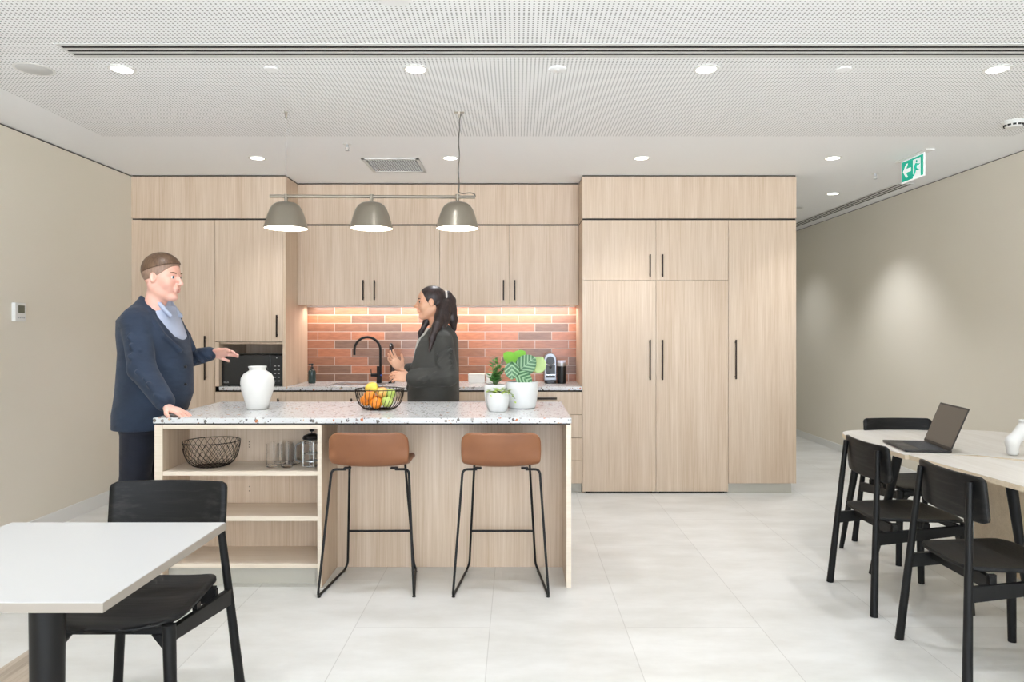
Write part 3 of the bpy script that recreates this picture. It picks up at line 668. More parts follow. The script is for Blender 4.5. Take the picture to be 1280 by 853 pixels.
# ------------------------------------------------------------------ chairs
def chair(label):
    t = thing('dining_chair', label, 'chair', (0, 0, 0), 'black ash dining chairs', local=True)
    # local: chair faces +Y, seat centre near origin, rear feet at y=-.24
    def leg(p0, p1, r0, r1):
        mb = MB(); mb.cone(p0, p1, r0, r1, 20); return mb.build('leg', M['blackwood_z'], t, smooth=True)
    for s in (-1, 1):
        leg((s * .238, -.262, 0), (s * .166, -.207, .79), .0185, .0125)
        leg((s * .212, .225, 0), (s * .192, .205, .44), .0165, .021)
    # side rails, cross rails, gussets
    for s in (-1, 1):
        mb = MB(); w_ = .011
        A = [(s * .206, -.235, .335), (s * .206, -.235, .395), (s * .196, .205, .43), (s * .196, .205, .385)]
        vs = [(x - w_, y, z) for x, y, z in A] + [(x + w_, y, z) for x, y, z in A]
        mb.add(vs, [(0, 1, 2, 3), (7, 6, 5, 4)] + [(i, i + 4, (i + 1) % 4 + 4, (i + 1) % 4) for i in range(4)]); mb.build('side_rail', M['blackwood_z'], t, bevel=.002)
    MB().box(-.2, .2, .165, .187, .400, .430).build('front_rail', M['blackwood'], t, bevel=.002)
    MB().box(-.2, .2, -.15, -.128, .375, .43).build('cross_rail', M['blackwood'], t, bevel=.002)
    for s in (-1, 1):
        mb = MB(); A = [(s * .20, .186, .402), (s * .13, .186, .402), (s * .20, .186, .315)]
        vs = [(x, y - .009, z) for x, y, z in A] + [(x, y + .009, z) for x, y, z in A]
        mb.add(vs, [(0, 1, 2), (5, 4, 3)] + [(i, i + 3, (i + 1) % 3 + 3, (i + 1) % 3) for i in range(3)]); mb.build('corner_bracket', M['blackwood_z'], t)
    # seat: rounded trapezoid, gently dished
    n = 14; k = 14; vs = []; fs = []
    def halfw(v):
        y = -.215 + .435 * v
        w = .178 + .036 * min(1, v / .75)
        e = min(v, 1 - v) * .435; r_ = .05 if v < .5 else .075
        if e < r_: w -= (r_ - math.sqrt(max(0, r_ * r_ - (r_ - e) ** 2))) * (1.0 if v < .5 else 1.1)
        return w
    vv = [0, .006, .02, .045, .08, .13, .2, .3, .42, .55, .67, .77, .85, .91, .955, .985, .996, 1]
    for v in vv:
        w = halfw(v)
        for i in range(n + 1):
            u = -1 + 2 * i / n; x = u * w
            y = -.215 + .435 * v + (.03 * (1 - u * u) if v > .5 else 0) * (v - .5) * 2
            z = .447 - .012 * math.cos(u * math.pi / 2) * math.sin(math.pi * min(v * 1.05, 1)) - .012 * max(0, (v - .82) / .18) ** 2 + .006 * (abs(u) ** 3)
            vs.append((x, y, z))
    for a in range(len(vv) - 1):
        for i in range(n):
            q = a * (n + 1) + i; fs.append((q, q + 1, q + n + 2, q + n + 1))
    MB().add(vs, fs).build('seat', M['blackwood'], t, smooth='full', solid=.014)
    for s in (-1, 1):
        for a_, y_ in ((.194, 0), (.186, -.15)):
            MB().box(s * a_ - .008, s * a_ + .008, y_, y_ + .03, .395, .437).build('seat_spacer', M['blackwood_z'], t)
    # backrest, curved in plan, leaning slightly
    vs = []; fs = []; n = 20; zz_ = [0, .008, .02, .05, .09, .13, .16, .172, .18]
    for z in zz_:
        e = min(z, .18 - z); r_ = .022; w = .218
        if e < r_: w -= r_ - math.sqrt(max(0, r_ * r_ - (r_ - e) ** 2))
        for i in range(n + 1):
            u = -1 + 2 * i / n; x = u * w
            y = -.203 + .036 * (x / .22) ** 2 - .018 * (z / .18)
            vs.append((x, y + .006, .635 + z))
    for a in range(len(zz_) - 1):
        for i in range(n):
            q = a * (n + 1) + i; fs.append((q, q + 1, q + n + 2, q + n + 1))
    MB().add(vs, fs).build('backrest', M['blackwood'], t, smooth='full', solid=.013)
    return t
c0 = chair('black ash dining chair tucked behind the white table at left')
c0.location = (-1.306, 2.46, 0); c0.rotation_euler = (0, 0, math.pi)
dup(c0, (1.985, 3.635, 0), -math.pi / 2, 'black ash dining chair on the aisle side, in front of the open laptop')
dup(c0, (1.975, 2.915, 0), -math.pi / 2, 'nearest black ash dining chair at the right-hand table, back to aisle')
dup(c0, (2.455, 4.36, 0), math.pi, 'black ash dining chair at the far end of the birch table')

# ------------------------------------------------------------------ left table
t = thing('cafe_table', 'square white cafe table with thick black pedestal at left', 'table', (-1.33, 2.01, 0))
ztp = .74
mb = MB(); mb.cur = 1; mb.prism([(-1.69, 1.662), (-.977, 1.662), (-.972, 2.357), (-1.69, 2.357)], ztp - .024, ztp - .0012); mb.cur = 0; mb.box(-1.6895, -.9775, 1.6625, 2.3565, ztp - .0012, ztp)
mb.build('tabletop', [M['tabletop'], M['table_edge']], t)
MB().cone((-1.34, 2.01, .02), (-1.34, 2.01, ztp - .024), .040, .0465, 40).build('pedestal', M['blackmetal'], t, smooth=True)
MB().lathe([(0, 0), (.25, 0), (.25, .012), (.06, .022), (0, .022)], (-1.34, 2.01, 0), 48).build('base', M['blackmetal'], t, smooth=True)

# ------------------------------------------------------------------ birch tables at right
def smooth_poly(P, it=3, keep=()):
    P = [(*p, i in keep) for i, p in enumerate(P)]
    for _ in range(it):
        Q = []; n = len(P)
        for i in range(n):
            a, b = P[i], P[(i + 1) % n]
            if a[2]: Q.append(a)
            else: Q.append((a[0] * .75 + b[0] * .25, a[1] * .75 + b[1] * .25, False))
            if not b[2]: Q.append((a[0] * .25 + b[0] * .75, a[1] * .25 + b[1] * .75, False))
        P = Q
    return [(p[0], p[1]) for p in P]
def birch_table(lab, poly, keep, legs, loc):
    t = thing('birch_table', lab, 'table', loc, 'pale birch tables pushed together')
    P = smooth_poly(poly, 3, keep); mb = MB(); mb.cur = 1; mb.prism(P, .716, .7385); mb.cur = 0; mb.prism(P, .7385, .74)
    mb.build('tabletop', [M['birch'], M['ply']], t)
    for (x0, y0, x1, y1) in legs: MB().cone((x1, y1, 0), (x0, y0, .716), .013, .026, 24).build('leg', M['blackwood_z'], t, smooth=True)
    return t
birch_table('pale birch table carrying the laptop and white arch vase', [(2.005, 3.637), (1.985, 4.54), (2.5, 4.56), (3.0, 4.57), (3.22, 4.25), (3.25, 3.85), (3.0, 3.47), (2.75, 3.42), (2.5, 3.52), (2.38, 3.637)], (0, 9),
            [(2.10, 3.87, 2.013, 4.0), (2.15, 4.40, 2.06, 4.47), (3.05, 4.3, 3.12, 4.42), (3.0, 3.7, 3.1, 3.62)], (2.6, 4.0, 0))
birch_table('pale birch table nearest the camera at right, in front of laptop table', [(2.025, 3.63), (2.34, 3.63), (2.48, 3.46), (2.62, 3.2), (2.78, 2.8), (2.7, 2.35), (2.35, 2.2), (2.10, 2.35), (2.10, 2.8)], (0, 8),
            [(2.31, 3.3, 2.40, 3.28), (2.25, 2.5, 2.18, 2.42), (2.6, 2.5, 2.68, 2.4)], (2.35, 2.9, 0))
t = thing('table_pedestal', 'pale timber panel standing under the birch table', 'panel', (3.0, 4.1, 0)); MB().box(2.79, 2.85, 3.85, 4.30, 0, .715).build('panel', M['ply'], t, bevel=.002); MB().box(2.85, 2.95, 4.05, 4.10, 0, .715).build('rib', M['ply'], t, bevel=.002)

# laptop
t = thing('laptop', 'open black laptop on the birch table', 'laptop', (2.19, 3.865, .741), local=True, rotz=math.radians(-9))
lm = mat('black_laptop_shell', (38, 36, 35), .4, .2)
D_, W_ = .115, .172
MB().prism(rrect(-D_, D_, -W_, W_, .01), .002, .013).build('keyboard_base', lm, t, bevel=.002)
mb = MB(); kc = mat('dark_keycap', (60, 62, 66), .5)
for a in range(6):
    for b in range(14): mb.box(.085 - a * .019 - .0165, .085 - a * .019, -.150 + b * .0215, -.150 + b * .0215 + .018, .013, .0148)
mb.build('keyboard', kc, t)
MB().box(-.095, -.045, -.05, .05, .013, .0136).build('trackpad', mat('trackpad_grey', (52, 50, 49), .35), t)
sc = MB().prism(rrect(0, .235, -W_, W_, .008), 0, .005).build('screen', lm, t, bevel=.0015); sc.location = (D_ - .004, 0, .014); sc.rotation_euler = (0, -math.radians(68), 0)
dsp = MB().box(.012, .225, -W_ + .008, W_ - .008, .0052, .0058).build('display', mat('dark_matte_display', (92, 86, 78), .35), sc)
MB().tube([(D_ - .003, -.12, .013), (D_ - .003, .12, .013)], .006, 10).build('hinge', lm, t, smooth=True)

# ------------------------------------------------------------------ stools
def stool(label):
    t = thing('bar_stool', label, 'stool', (0, 0, 0), 'tan leather bar stools at the island', local=True)
    # local +Y towards the island; origin Y=3.85
    prof = []   # (y, z) from front edge of the seat, back and up
    base = [(.205, .640), (.19, .652), (.12, .662), (.03, .660), (-.06, .662), (-.115, .676), (-.150, .705), (-.170, .75), (-.182, .80), (-.188, .848)]
    # resample by arc length
    Ls = [0]
    for a, b in zip(base[:-1], base[1:]): Ls.append(Ls[-1] + math.dist(a, b))
    tot = Ls[-1]
    def at(d):
        for i in range(len(base) - 1):
            if d <= Ls[i + 1] or i == len(base) - 2:
                q = (d - Ls[i]) / (Ls[i + 1] - Ls[i]); return tuple(base[i][j] * (1 - q) + base[i + 1][j] * q for j in (0, 1))
    m_, n_ = 40, 20; vs = []; fs = []
    ds = [tot * (0.5 - 0.5 * math.cos(math.pi * i / m_)) * .35 + tot * i / m_ * .65 for i in range(m_ + 1)]
    for d in ds:
        y, z = at(d); e = min(d, tot - d); r_ = .05; w = .205 if d < tot * .55 else .205 + .006 * math.sin((d / tot - .55) / .45 * math.pi)
        if e < r_: w -= (r_ - math.sqrt(max(0, r_ * r_ - (r_ - e) ** 2))) * .9
        back = max(0, min(1, (z - .675) / .08))
        for i in range(n_ + 1):
            u = -1 + 2 * i / n_; u2 = math.copysign(abs(u) ** .85, u); x = u2 * w
            vs.append((x, y + back * .045 * (abs(x) / .205) ** 2.2, z + (1 - back) * .018 * (abs(x) / .205) ** 2.5 + back * .0))
    for a in range(m_):
        for i in range(n_): q = a * (n_ + 1) + i; fs.append((q, q + 1, q + n_ + 2, q + n_ + 1))
    MB().add(vs, fs).build('seat', M['leather'], t, smooth='full', solid=.028, subsurf=1)
    r = .0066
    for s in (-1, 1):
        P = [(s * .13, -.085, .640), (s * .205, -.10, .643), (s * .2475, -.215, .0075), (s * .203, .20, .0075), (s * .190, .215, .04), (s * .155, .105, .640), (s * .12, .10, .643)]
        P = [P[0]] + fillet(P, .028, 6)[1:]
        MB().tube(P, r, 12).build('leg_frame', M['blackmetal'], t, smooth=True)
        mb = MB(); mb.cone((s * .2455, -.20, 0), (s * .2455, -.20, .004), .009, .009); mb.cone((s * .206, .175, 0), (s * .206, .175, .004), .009, .009); mb.build('floor_glide', M['black_plastic'], t)
    MB().tube([(-.178, .177, .235), (.178, .177, .235)], r, 12).build('footrest', M['blackmetal'], t, smooth=True)
    mb = MB()
    for q in (-1, 1):
        for yy in (-.098, .088): mb.box(min(q * .105, q * .145), max(q * .105, q * .145), yy, yy + .028, .641, .652)
    mb.build('mounting_plate', M['blackmetal'], t, bevel=.004)
    return t
s0 = stool('tan leather bar stool beside the open shelves, left one'); s0.location = (-.782, 3.85, 0); s0.rotation_euler = (0, 0, math.radians(0.8))
dup(s0, (-.083, 3.85, 0), math.radians(0), 'tan leather bar stool below the potted plants, right one')

# ------------------------------------------------------------------ objects on island
tag(MB().lathe([(0, 0), (.055, 0), (.060, .004), (.072, .05), (.090, .11), (.097, .155), (.093, .187), (.078, .212), (.056, .226), (.047, .233), (.046, .238), (.053, .255), (.050, .257), (.042, .24), (.042, .23), (.05, .215), (.08, .18), (.085, .15), (.06, .04), (0, .02)], (-1.547, 4.20, IZ), 56).build('ceramic_vase', M['vase'], smooth=True, loc=(-1.547, 4.20, IZ)), 'matt white ceramic vase standing on the island', 'vase')

def wire_bowl(name, label, cat, x, y, z, R, H, rb, nw, twist, r=.0018, double=False, rw=.0026):
    t = thing(name, label, cat, (x, y, z))
    MB().tube([(x + R * math.cos(a), y + R * math.sin(a), z + H) for a in [2 * math.pi * i / 64 for i in range(64)]], rw, 8, True).build('rim', M['handle'], t, smooth=True)
    MB().tube([(x + rb * math.cos(a), y + rb * math.sin(a), z + .003) for a in [2 * math.pi * i / 48 for i in range(48)]], rw, 8, True).build('base_ring', M['handle'], t, smooth=True)
    mb = MB()
    for k in range(nw):
        for sg in ((1, -1) if double else (1,)):
            pts = []
            for i in range(11):
                q = i / 10; rr = rb + (R - rb) * (math.sin(q * math.pi / 2) ** .75); zz_ = .003 + (H - .003) * (1 - math.cos(q * math.pi / 2)) ** .95
                a = 2 * math.pi * k / nw + sg * twist * q; pts.append((x + rr * math.cos(a), y + rr * math.sin(a), z + zz_))
            mb.tube(pts, r, 5)
    for q in (.0,): 
        for k in range(-3, 4):
            d = k * rb / 4; w = math.sqrt(rb * rb - d * d); mb.tube([(x - w, y + d, z + .004), (x + w, y + d, z + .004)], r, 5)
    mb.build('wire_mesh', M['handle'], t, smooth=True)
    return t
fbx, fby = px(475.5, 209), 4.19
wire_bowl('fruit_bowl', 'black wire fruit bowl on the island in front of the woman', 'bowl', fbx, fby, IZ, .142, .122, .062, 34, .25)
def fmat(name, c0, c1, rough=.4, sc_=8):
    m = mat(name, c0, rough); n = noise(m, coords(m, (1, 1, 1)), sc_, 3)
    L(m, ramp(m, n, [(.35, c0), (.65, c1)]), bsdf(m).inputs['Base Color']); return m
M['orange'] = fmat('orange_peel', (236, 128, 28), (246, 150, 46)); bump(M['orange'], noise(M['orange'], coords(M['orange'], (1, 1, 1)), 320, 2), .3, .001)
M['gapple'] = fmat('green_apple_skin', (164, 184, 76), (190, 204, 112), .3, 14)
M['rapple'] = fmat('blush_apple_skin', (222, 120, 84), (236, 196, 110), .3, 18)
M['mango'] = fmat('mango_skin', (206, 210, 84), (236, 186, 80), .4, 16)
M['stem'] = mat('brown_stem', (92, 66, 40), .7)
def apple(label, c, r, m, group=None, stretch=1.0):
    t = thing('orange' if m is M['orange'] else ('apple' if stretch <= 1 else 'mango'), label, 'fruit', c, group)
    pr = []
    for i in range(17):
        a = -math.pi / 2 + math.pi * i / 16; rr = r * math.cos(a); zz_ = r * stretch * math.sin(a) * .92
        if m is not M['orange'] and i > 12: zz_ -= r * .18 * ((i - 12) / 4) ** 2
        pr.append((max(rr, 0.0005), zz_))
    o = MB().lathe(pr, c, 24).build('flesh', m, t, smooth='full')
    if m is M['orange']: MB().ball((c[0], c[1], c[2] + r * .91), (.004, .004, .002), 8, 6).build('calyx', M['stem'], t)
    else: MB().tube([(c[0], c[1], c[2] + r * .7 * stretch), (c[0] + .003, c[1], c[2] + r * (.72 * stretch + .4))], .0015, 6).build('stalk', M['stem'], t)
    return t
zf = IZ + .008
apple('front orange in the fruit bowl, lowest of the three', (fbx - .012, fby - .050, zf + .036), .037, M['orange'], 'oranges in the fruit bowl')
apple('leftmost orange in the fruit bowl', (fbx - .078, fby - .012, zf + .046), .036, M['orange'], 'oranges in the fruit bowl')
apple('upper orange in the fruit bowl, below the yellow mango', (fbx - .052, fby - .045, zf + .078), .034, M['orange'], 'oranges in the fruit bowl')
apple('front green apple in the fruit bowl', (fbx + .052, fby - .042, zf + .042), .036, M['gapple'], 'green apples in the fruit bowl')
apple('upper green apple at right of the fruit bowl', (fbx + .060, fby + .010, zf + .084), .035, M['gapple'], 'green apples in the fruit bowl')
apple('red-blushed apple in the middle of the fruit bowl', (fbx + .014, fby + .000, zf + .094), .036, M['rapple'])
o = apple('yellow-green mango on top at left of the fruit bowl', (fbx - .048, fby + .005, zf + .118), .036, M['mango'], None, 1.25); o.rotation_euler = (0, math.radians(70), 0)
apple('orange at the back of the fruit bowl', (fbx - .005, fby + .055, zf + .050), .036, M['orange'], 'oranges in the fruit bowl')
# shelf things
sy = 3.915; ss = F / sy
wire_bowl('wire_basket', 'empty dark wire basket on the top open shelf', 'basket', px(261, 226), 3.93, .625, .150, .142, .062, 28, .9, .0012, True, .0021)
for i, xx in enumerate((341.5, 360.0)):
    for j in range(2):
        if j == 1 and i == 0: lab = 'clear glass tumbler at back left on the shelf'
        elif j == 1: lab = 'clear glass tumbler at back right on the shelf, nearest the press'
        elif i == 0: lab = 'clear glass tumbler in front on the shelf, nearest the basket'
        else: lab = 'clear glass tumbler in front on the shelf, beside the coffee press'
        X, Y = px(xx, 225) + (.012 if j else 0), 3.90 + j * .085
        t = MB().lathe([(0, 0), (.028, 0), (.032, .004), (.035, .13), (.0335, .13), (.0305, .014), (0, .012)], (X, Y, .6255), 28).build('glass_tumbler', M['glass'], smooth=True, loc=(X, Y, .6255))
        tag(t, lab, 'glass', 'clear glass tumblers on the island shelf')
X, Y = px(390, 224), 3.925
t = thing('coffee_press', 'glass coffee press with black lid at right of the shelf', 'coffee press', (X, Y, .6255))
MB().lathe([(0, 0), (.043, 0), (.045, .004), (.045, .15), (.0435, .15), (.0435, .006), (0, .005)], (X, Y, .627), 32).build('beaker', M['glass'], t, smooth=True)
mb = MB()
for a in range(4):
    q = a * math.pi / 2 + .5; mb.box(X + .047 * math.cos(q) - .003, X + .047 * math.cos(q) + .003, Y + .047 * math.sin(q) - .003, Y + .047 * math.sin(q) + .003, .6255, .765)
for zz_ in (.632, .70, .76): mb.tube([(X + .047 * math.cos(b), Y + .047 * math.sin(b), zz_) for b in [2 * math.pi * i / 32 for i in range(32)]], .0025, 6, True)
mb.build('frame', M['chrome'], t)
MB().lathe([(0, .152), (.049, .152), (.051, .158), (.045, .172), (.02, .182), (0, .183)], (X, Y, .6255), 32).build('lid', M['black_plastic'], t, smooth=True)
mb = MB(); mb.cone((X, Y, .6255 + .18), (X, Y, .6255 + .195), .003, .003); mb.ball((X, Y, .6255 + .200), (.014, .014, .007)); mb.build('plunger_knob', M['black_plastic'], t, smooth=True)
MB().lathe([(0, .03), (.042, .03), (.042, .036), (0, .036)], (X, Y, .6255), 32).build('plunger_disc', M['steel'], t)
MB().tube(fillet([(X - .045, Y - .01, .76), (X - .085, Y - .02, .75), (X - .085, Y - .02, .66), (X - .045, Y - .01, .65)], .025), .004, 8).build('handle', mat('grey_handle', (120, 118, 114), .4), t, smooth=True)

# potted plants
def leaf_mesh(mb, base, tip, width, droop=0.0, cup=.15, n=10, m=6, normal=None, heart=.0):
    b, tp_ = Vector(base), Vector(tip); d = tp_ - b; ln_ = d.length; d.normalize()
    nrm = Vector(normal) if normal is not None else Vector((0, 0, 1)); side = d.cross(nrm).normalized(); up = side.cross(d).normalized()
    vs = []; 
    for i in range(n + 1):
        q = i / n; w = width * (math.sin(math.pi * q ** .85) ** .62) if 0 < q < 1 else .0006
        for j in range(-m, m + 1):
            u = j / m; c = b + d * (ln_ * (q - heart * abs(u) * (1 - q) * .6)) + side * (u * w) + up * (cup * w * abs(u) ** 1.5 - droop * ln_ * q * q) + up * (.03 * width * math.sin(q * 14) * abs(u))
            vs.append(c)
    k = 2 * m + 1; fs = [(i * k + j, i * k + j + 1, (i + 1) * k + j + 1, (i + 1) * k + j) for i in range(n) for j in range(k - 1)]
    return mb.add(vs, fs)
def leaf_obj(name, mt, base, tip, width, parent, **kw):
    """leaf with own local frame so that the vein pattern follows its midrib (x across, y along)"""
    b, tp_ = Vector(base), Vector(tip); d = tp_ - b; ln_ = d.length; d.normalize()
    nrm = Vector(kw.pop('normal', (0, 0, 1))); side = d.cross(nrm).normalized(); up = side.cross(d).normalized()
    mb = leaf_mesh(MB(), (0, 0, 0), (0, ln_, 0), width, normal=(0, 0, 1), **kw)
    o = mb.build(name, mt, None, smooth='full', solid=.0012)
    R = Matrix((side, d, up)).transposed().to_4x4()
    o.parent = parent; org = Vector(parent['_o']); o.matrix_basis = Matrix.Translation(b - org) @ R
    return o
def striped(name, c_dark, c_pale, freq=75):
    m = mat(name, c_dark, .4); tc = N(m, 'ShaderNodeTexCoord'); s_ = N(m, 'ShaderNodeSeparateXYZ'); L(m, tc.outputs['Object'], s_.inputs[0])
    ax = math_n(m, 'ABSOLUTE', s_.outputs[0]); v = math_n(m, 'SUBTRACT', s_.outputs[1], math_n(m, 'MULTIPLY', ax, .9))
    w = math_n(m, 'SINE', math_n(m, 'MULTIPLY', v, freq * 2 * math.pi))
    rib = math_n(m, 'LESS_THAN', ax, .0011)
    f = math_n(m, 'MAXIMUM', math_n(m, 'GREATER_THAN', w, .35), rib)
    L(m, mixc(m, f, lin(c_dark), lin(c_pale)), bsdf(m).inputs['Base Color']); return m
M['calathea'] = striped('striped_leaf', (62, 108, 68), (140, 174, 134), 38)
M['leaf_back'] = mat('bright_leaf', (122, 182, 60), .45); M['leaf_pale'] = mat('pale_leaf_underside', (188, 212, 140), .5)
M['leaf_dark'] = fmat('dark_foliage', (54, 116, 48), (96, 156, 72), .45, 30); M['leaf_lime'] = fmat('lime_foliage', (140, 176, 54), (196, 212, 110), .45, 30)
M['soil'] = mat('potting_soil', (52, 40, 32), .9); M['petiole'] = mat('plant_stem', (92, 120, 60), .5)
def pot(x, y, R, H, parent, rb=None, facets=48):
    rb = rb or R * .78
    pr = [(0, 0), (rb * .9, 0), (rb, .006), (rb + (R - rb) * .55, H * .3), (R, H * .62), (R, H - .003), (R - .002, H), (R - .008, H), (R - .009, H * .6), (rb * .85, .012), (0, .01)]
    MB().lathe(pr, (x, y, IZ), facets).build('pot', M['white_gloss'], parent, smooth=True)
    MB().lathe([(0, H - .02), (R - .012, H - .018), (R - .012, H - .03), (0, H - .03)], (x, y, IZ), 32).build('soil', M['soil'], parent)
sp_ = 206.0; YPp = F / sp_
def P3(x, y, s=sp_, dy=0): return Vector((px(x, s), F / s + dy, EYE - (y - CY) / s))
bxp = px(652.5, sp_); t = thing('potted_plant', 'large striped round-leaf plant in big white pot', 'potted plant', (bxp, YPp, IZ))
pot(bxp, YPp, .097, .160, t, .082)
soil = Vector((bxp, YPp, IZ + .145))
leaves = [((640, 455), (640, 474), .042, 'striped_leaf', M['calathea'], -.05, (-.1, -1, .25)),
          ((650, 462), (669, 446), .056, 'striped_leaf', M['calathea'], -.03, (.1, -1, .1)),
          ((650, 470), (662, 476), .045, 'striped_leaf', M['calathea'], -.06, (.1, -.8, .55)),
          ((643, 454), (630, 442), .046, 'bright_leaf', M['leaf_back'], .03, (.0, -.7, .7)),
          ((645, 452), (655, 441), .044, 'bright_leaf', M['leaf_back'], .04, (.2, -.7, .7)),
          ((668, 462), (679, 448), .050, 'pale_leaf', M['leaf_pale'], .05, (.3, -1, .1))]
for (b0, t0, w_, nme, mt, dy, nr) in leaves:
    B, T = P3(*b0, dy=dy), P3(*t0, dy=dy - .01); D = (T - B)
    L_ = D.length; C_ = (B + T) / 2; D.normalize(); ln2 = max(L_, .095); w_ *= 1.1
    leaf_obj('leaf', mt, C_ - D * ln2 / 2, C_ + D * ln2 / 2, w_, t, normal=nr, cup=.12, heart=.25)
    MB().tube([soil, soil * .5 + (C_ - D * ln2 / 2) * .5 + Vector((0, .012, .01)), C_ - D * ln2 / 2 + Vector((0, .002, 0))], .0022, 6).build('petiole', M['petiole'], t, smooth=True)
# upright plant behind
xq, yq = px(619, 208), F / 208 + .015; t = thing('potted_plant', 'upright dark green plant in white pot, rear one of the two small pots', 'potted plant', (xq, yq, IZ))
pot(xq, yq, .066, .145, t)
rng = random.Random(7); mb = MB(); st = MB()
for k in range(15):
    a = rng.uniform(0, 6.28); top = Vector((xq + .045 * math.cos(a) * rng.random(), yq + .03 * math.sin(a), IZ + .19 + rng.random() * .12 * (1 if k % 2 else .5)))
    st.tube([(xq, yq, IZ + .12), (xq * .5 + top.x * .5, yq, IZ + .17), top], .002, 5)
    for q in range(8):
        f = .35 + .65 * q / 7; b = Vector((xq, yq, IZ + .12)).lerp(top, f); an = rng.uniform(0, 6.28)
        leaf_mesh(mb, b, b + Vector((.038 * math.cos(an), .030 * math.sin(an), .012 + .016 * rng.random())), .010, n=4, m=1, droop=.1)
mb.build('foliage', M['leaf_dark'], t, smooth='full'); st.build('stems', M['petiole'], t, smooth=True)
# front small pot
xq, yq = px(622.7, 214), F / 214 + .0; t = thing('potted_plant', 'small lime green trailing plant in front white pot', 'potted plant', (xq, yq, IZ))
pot(xq, yq - .02, .069, .112, t, None, 12)
yq -= .02; mb = MB()
for k in range(60):
    a = rng.uniform(0, 6.28); rr = .062 * math.sqrt(rng.random()); b = Vector((xq + rr * math.cos(a), yq + rr * math.sin(a), IZ + .10 + .028 * rng.random()))
    an = a + rng.uniform(-1, 1); leaf_mesh(mb, b, b + Vector((.028 * math.cos(an), .028 * math.sin(an), .014 * rng.uniform(-.4, 1.4))), .009, n=4, m=1, droop=.25)
for k in range(7):
    b = Vector((xq + .06 + k * .006, yq - .035, IZ + .118 - .0016 * k * k)); an = k * 1.9
    leaf_mesh(mb, b, b + Vector((.02 * math.cos(an), .012 * math.sin(an), -.008)), .008, n=4, m=1, droop=.2)
mb.build('foliage', M['leaf_lime'], t, smooth='full')
MB().tube([(xq + .03, yq - .02, IZ + .10), (xq + .065, yq - .035, IZ + .118), (xq + .10, yq - .035, IZ + .075)], .0014, 5).build('trailing_stem', M['petiole'], t)

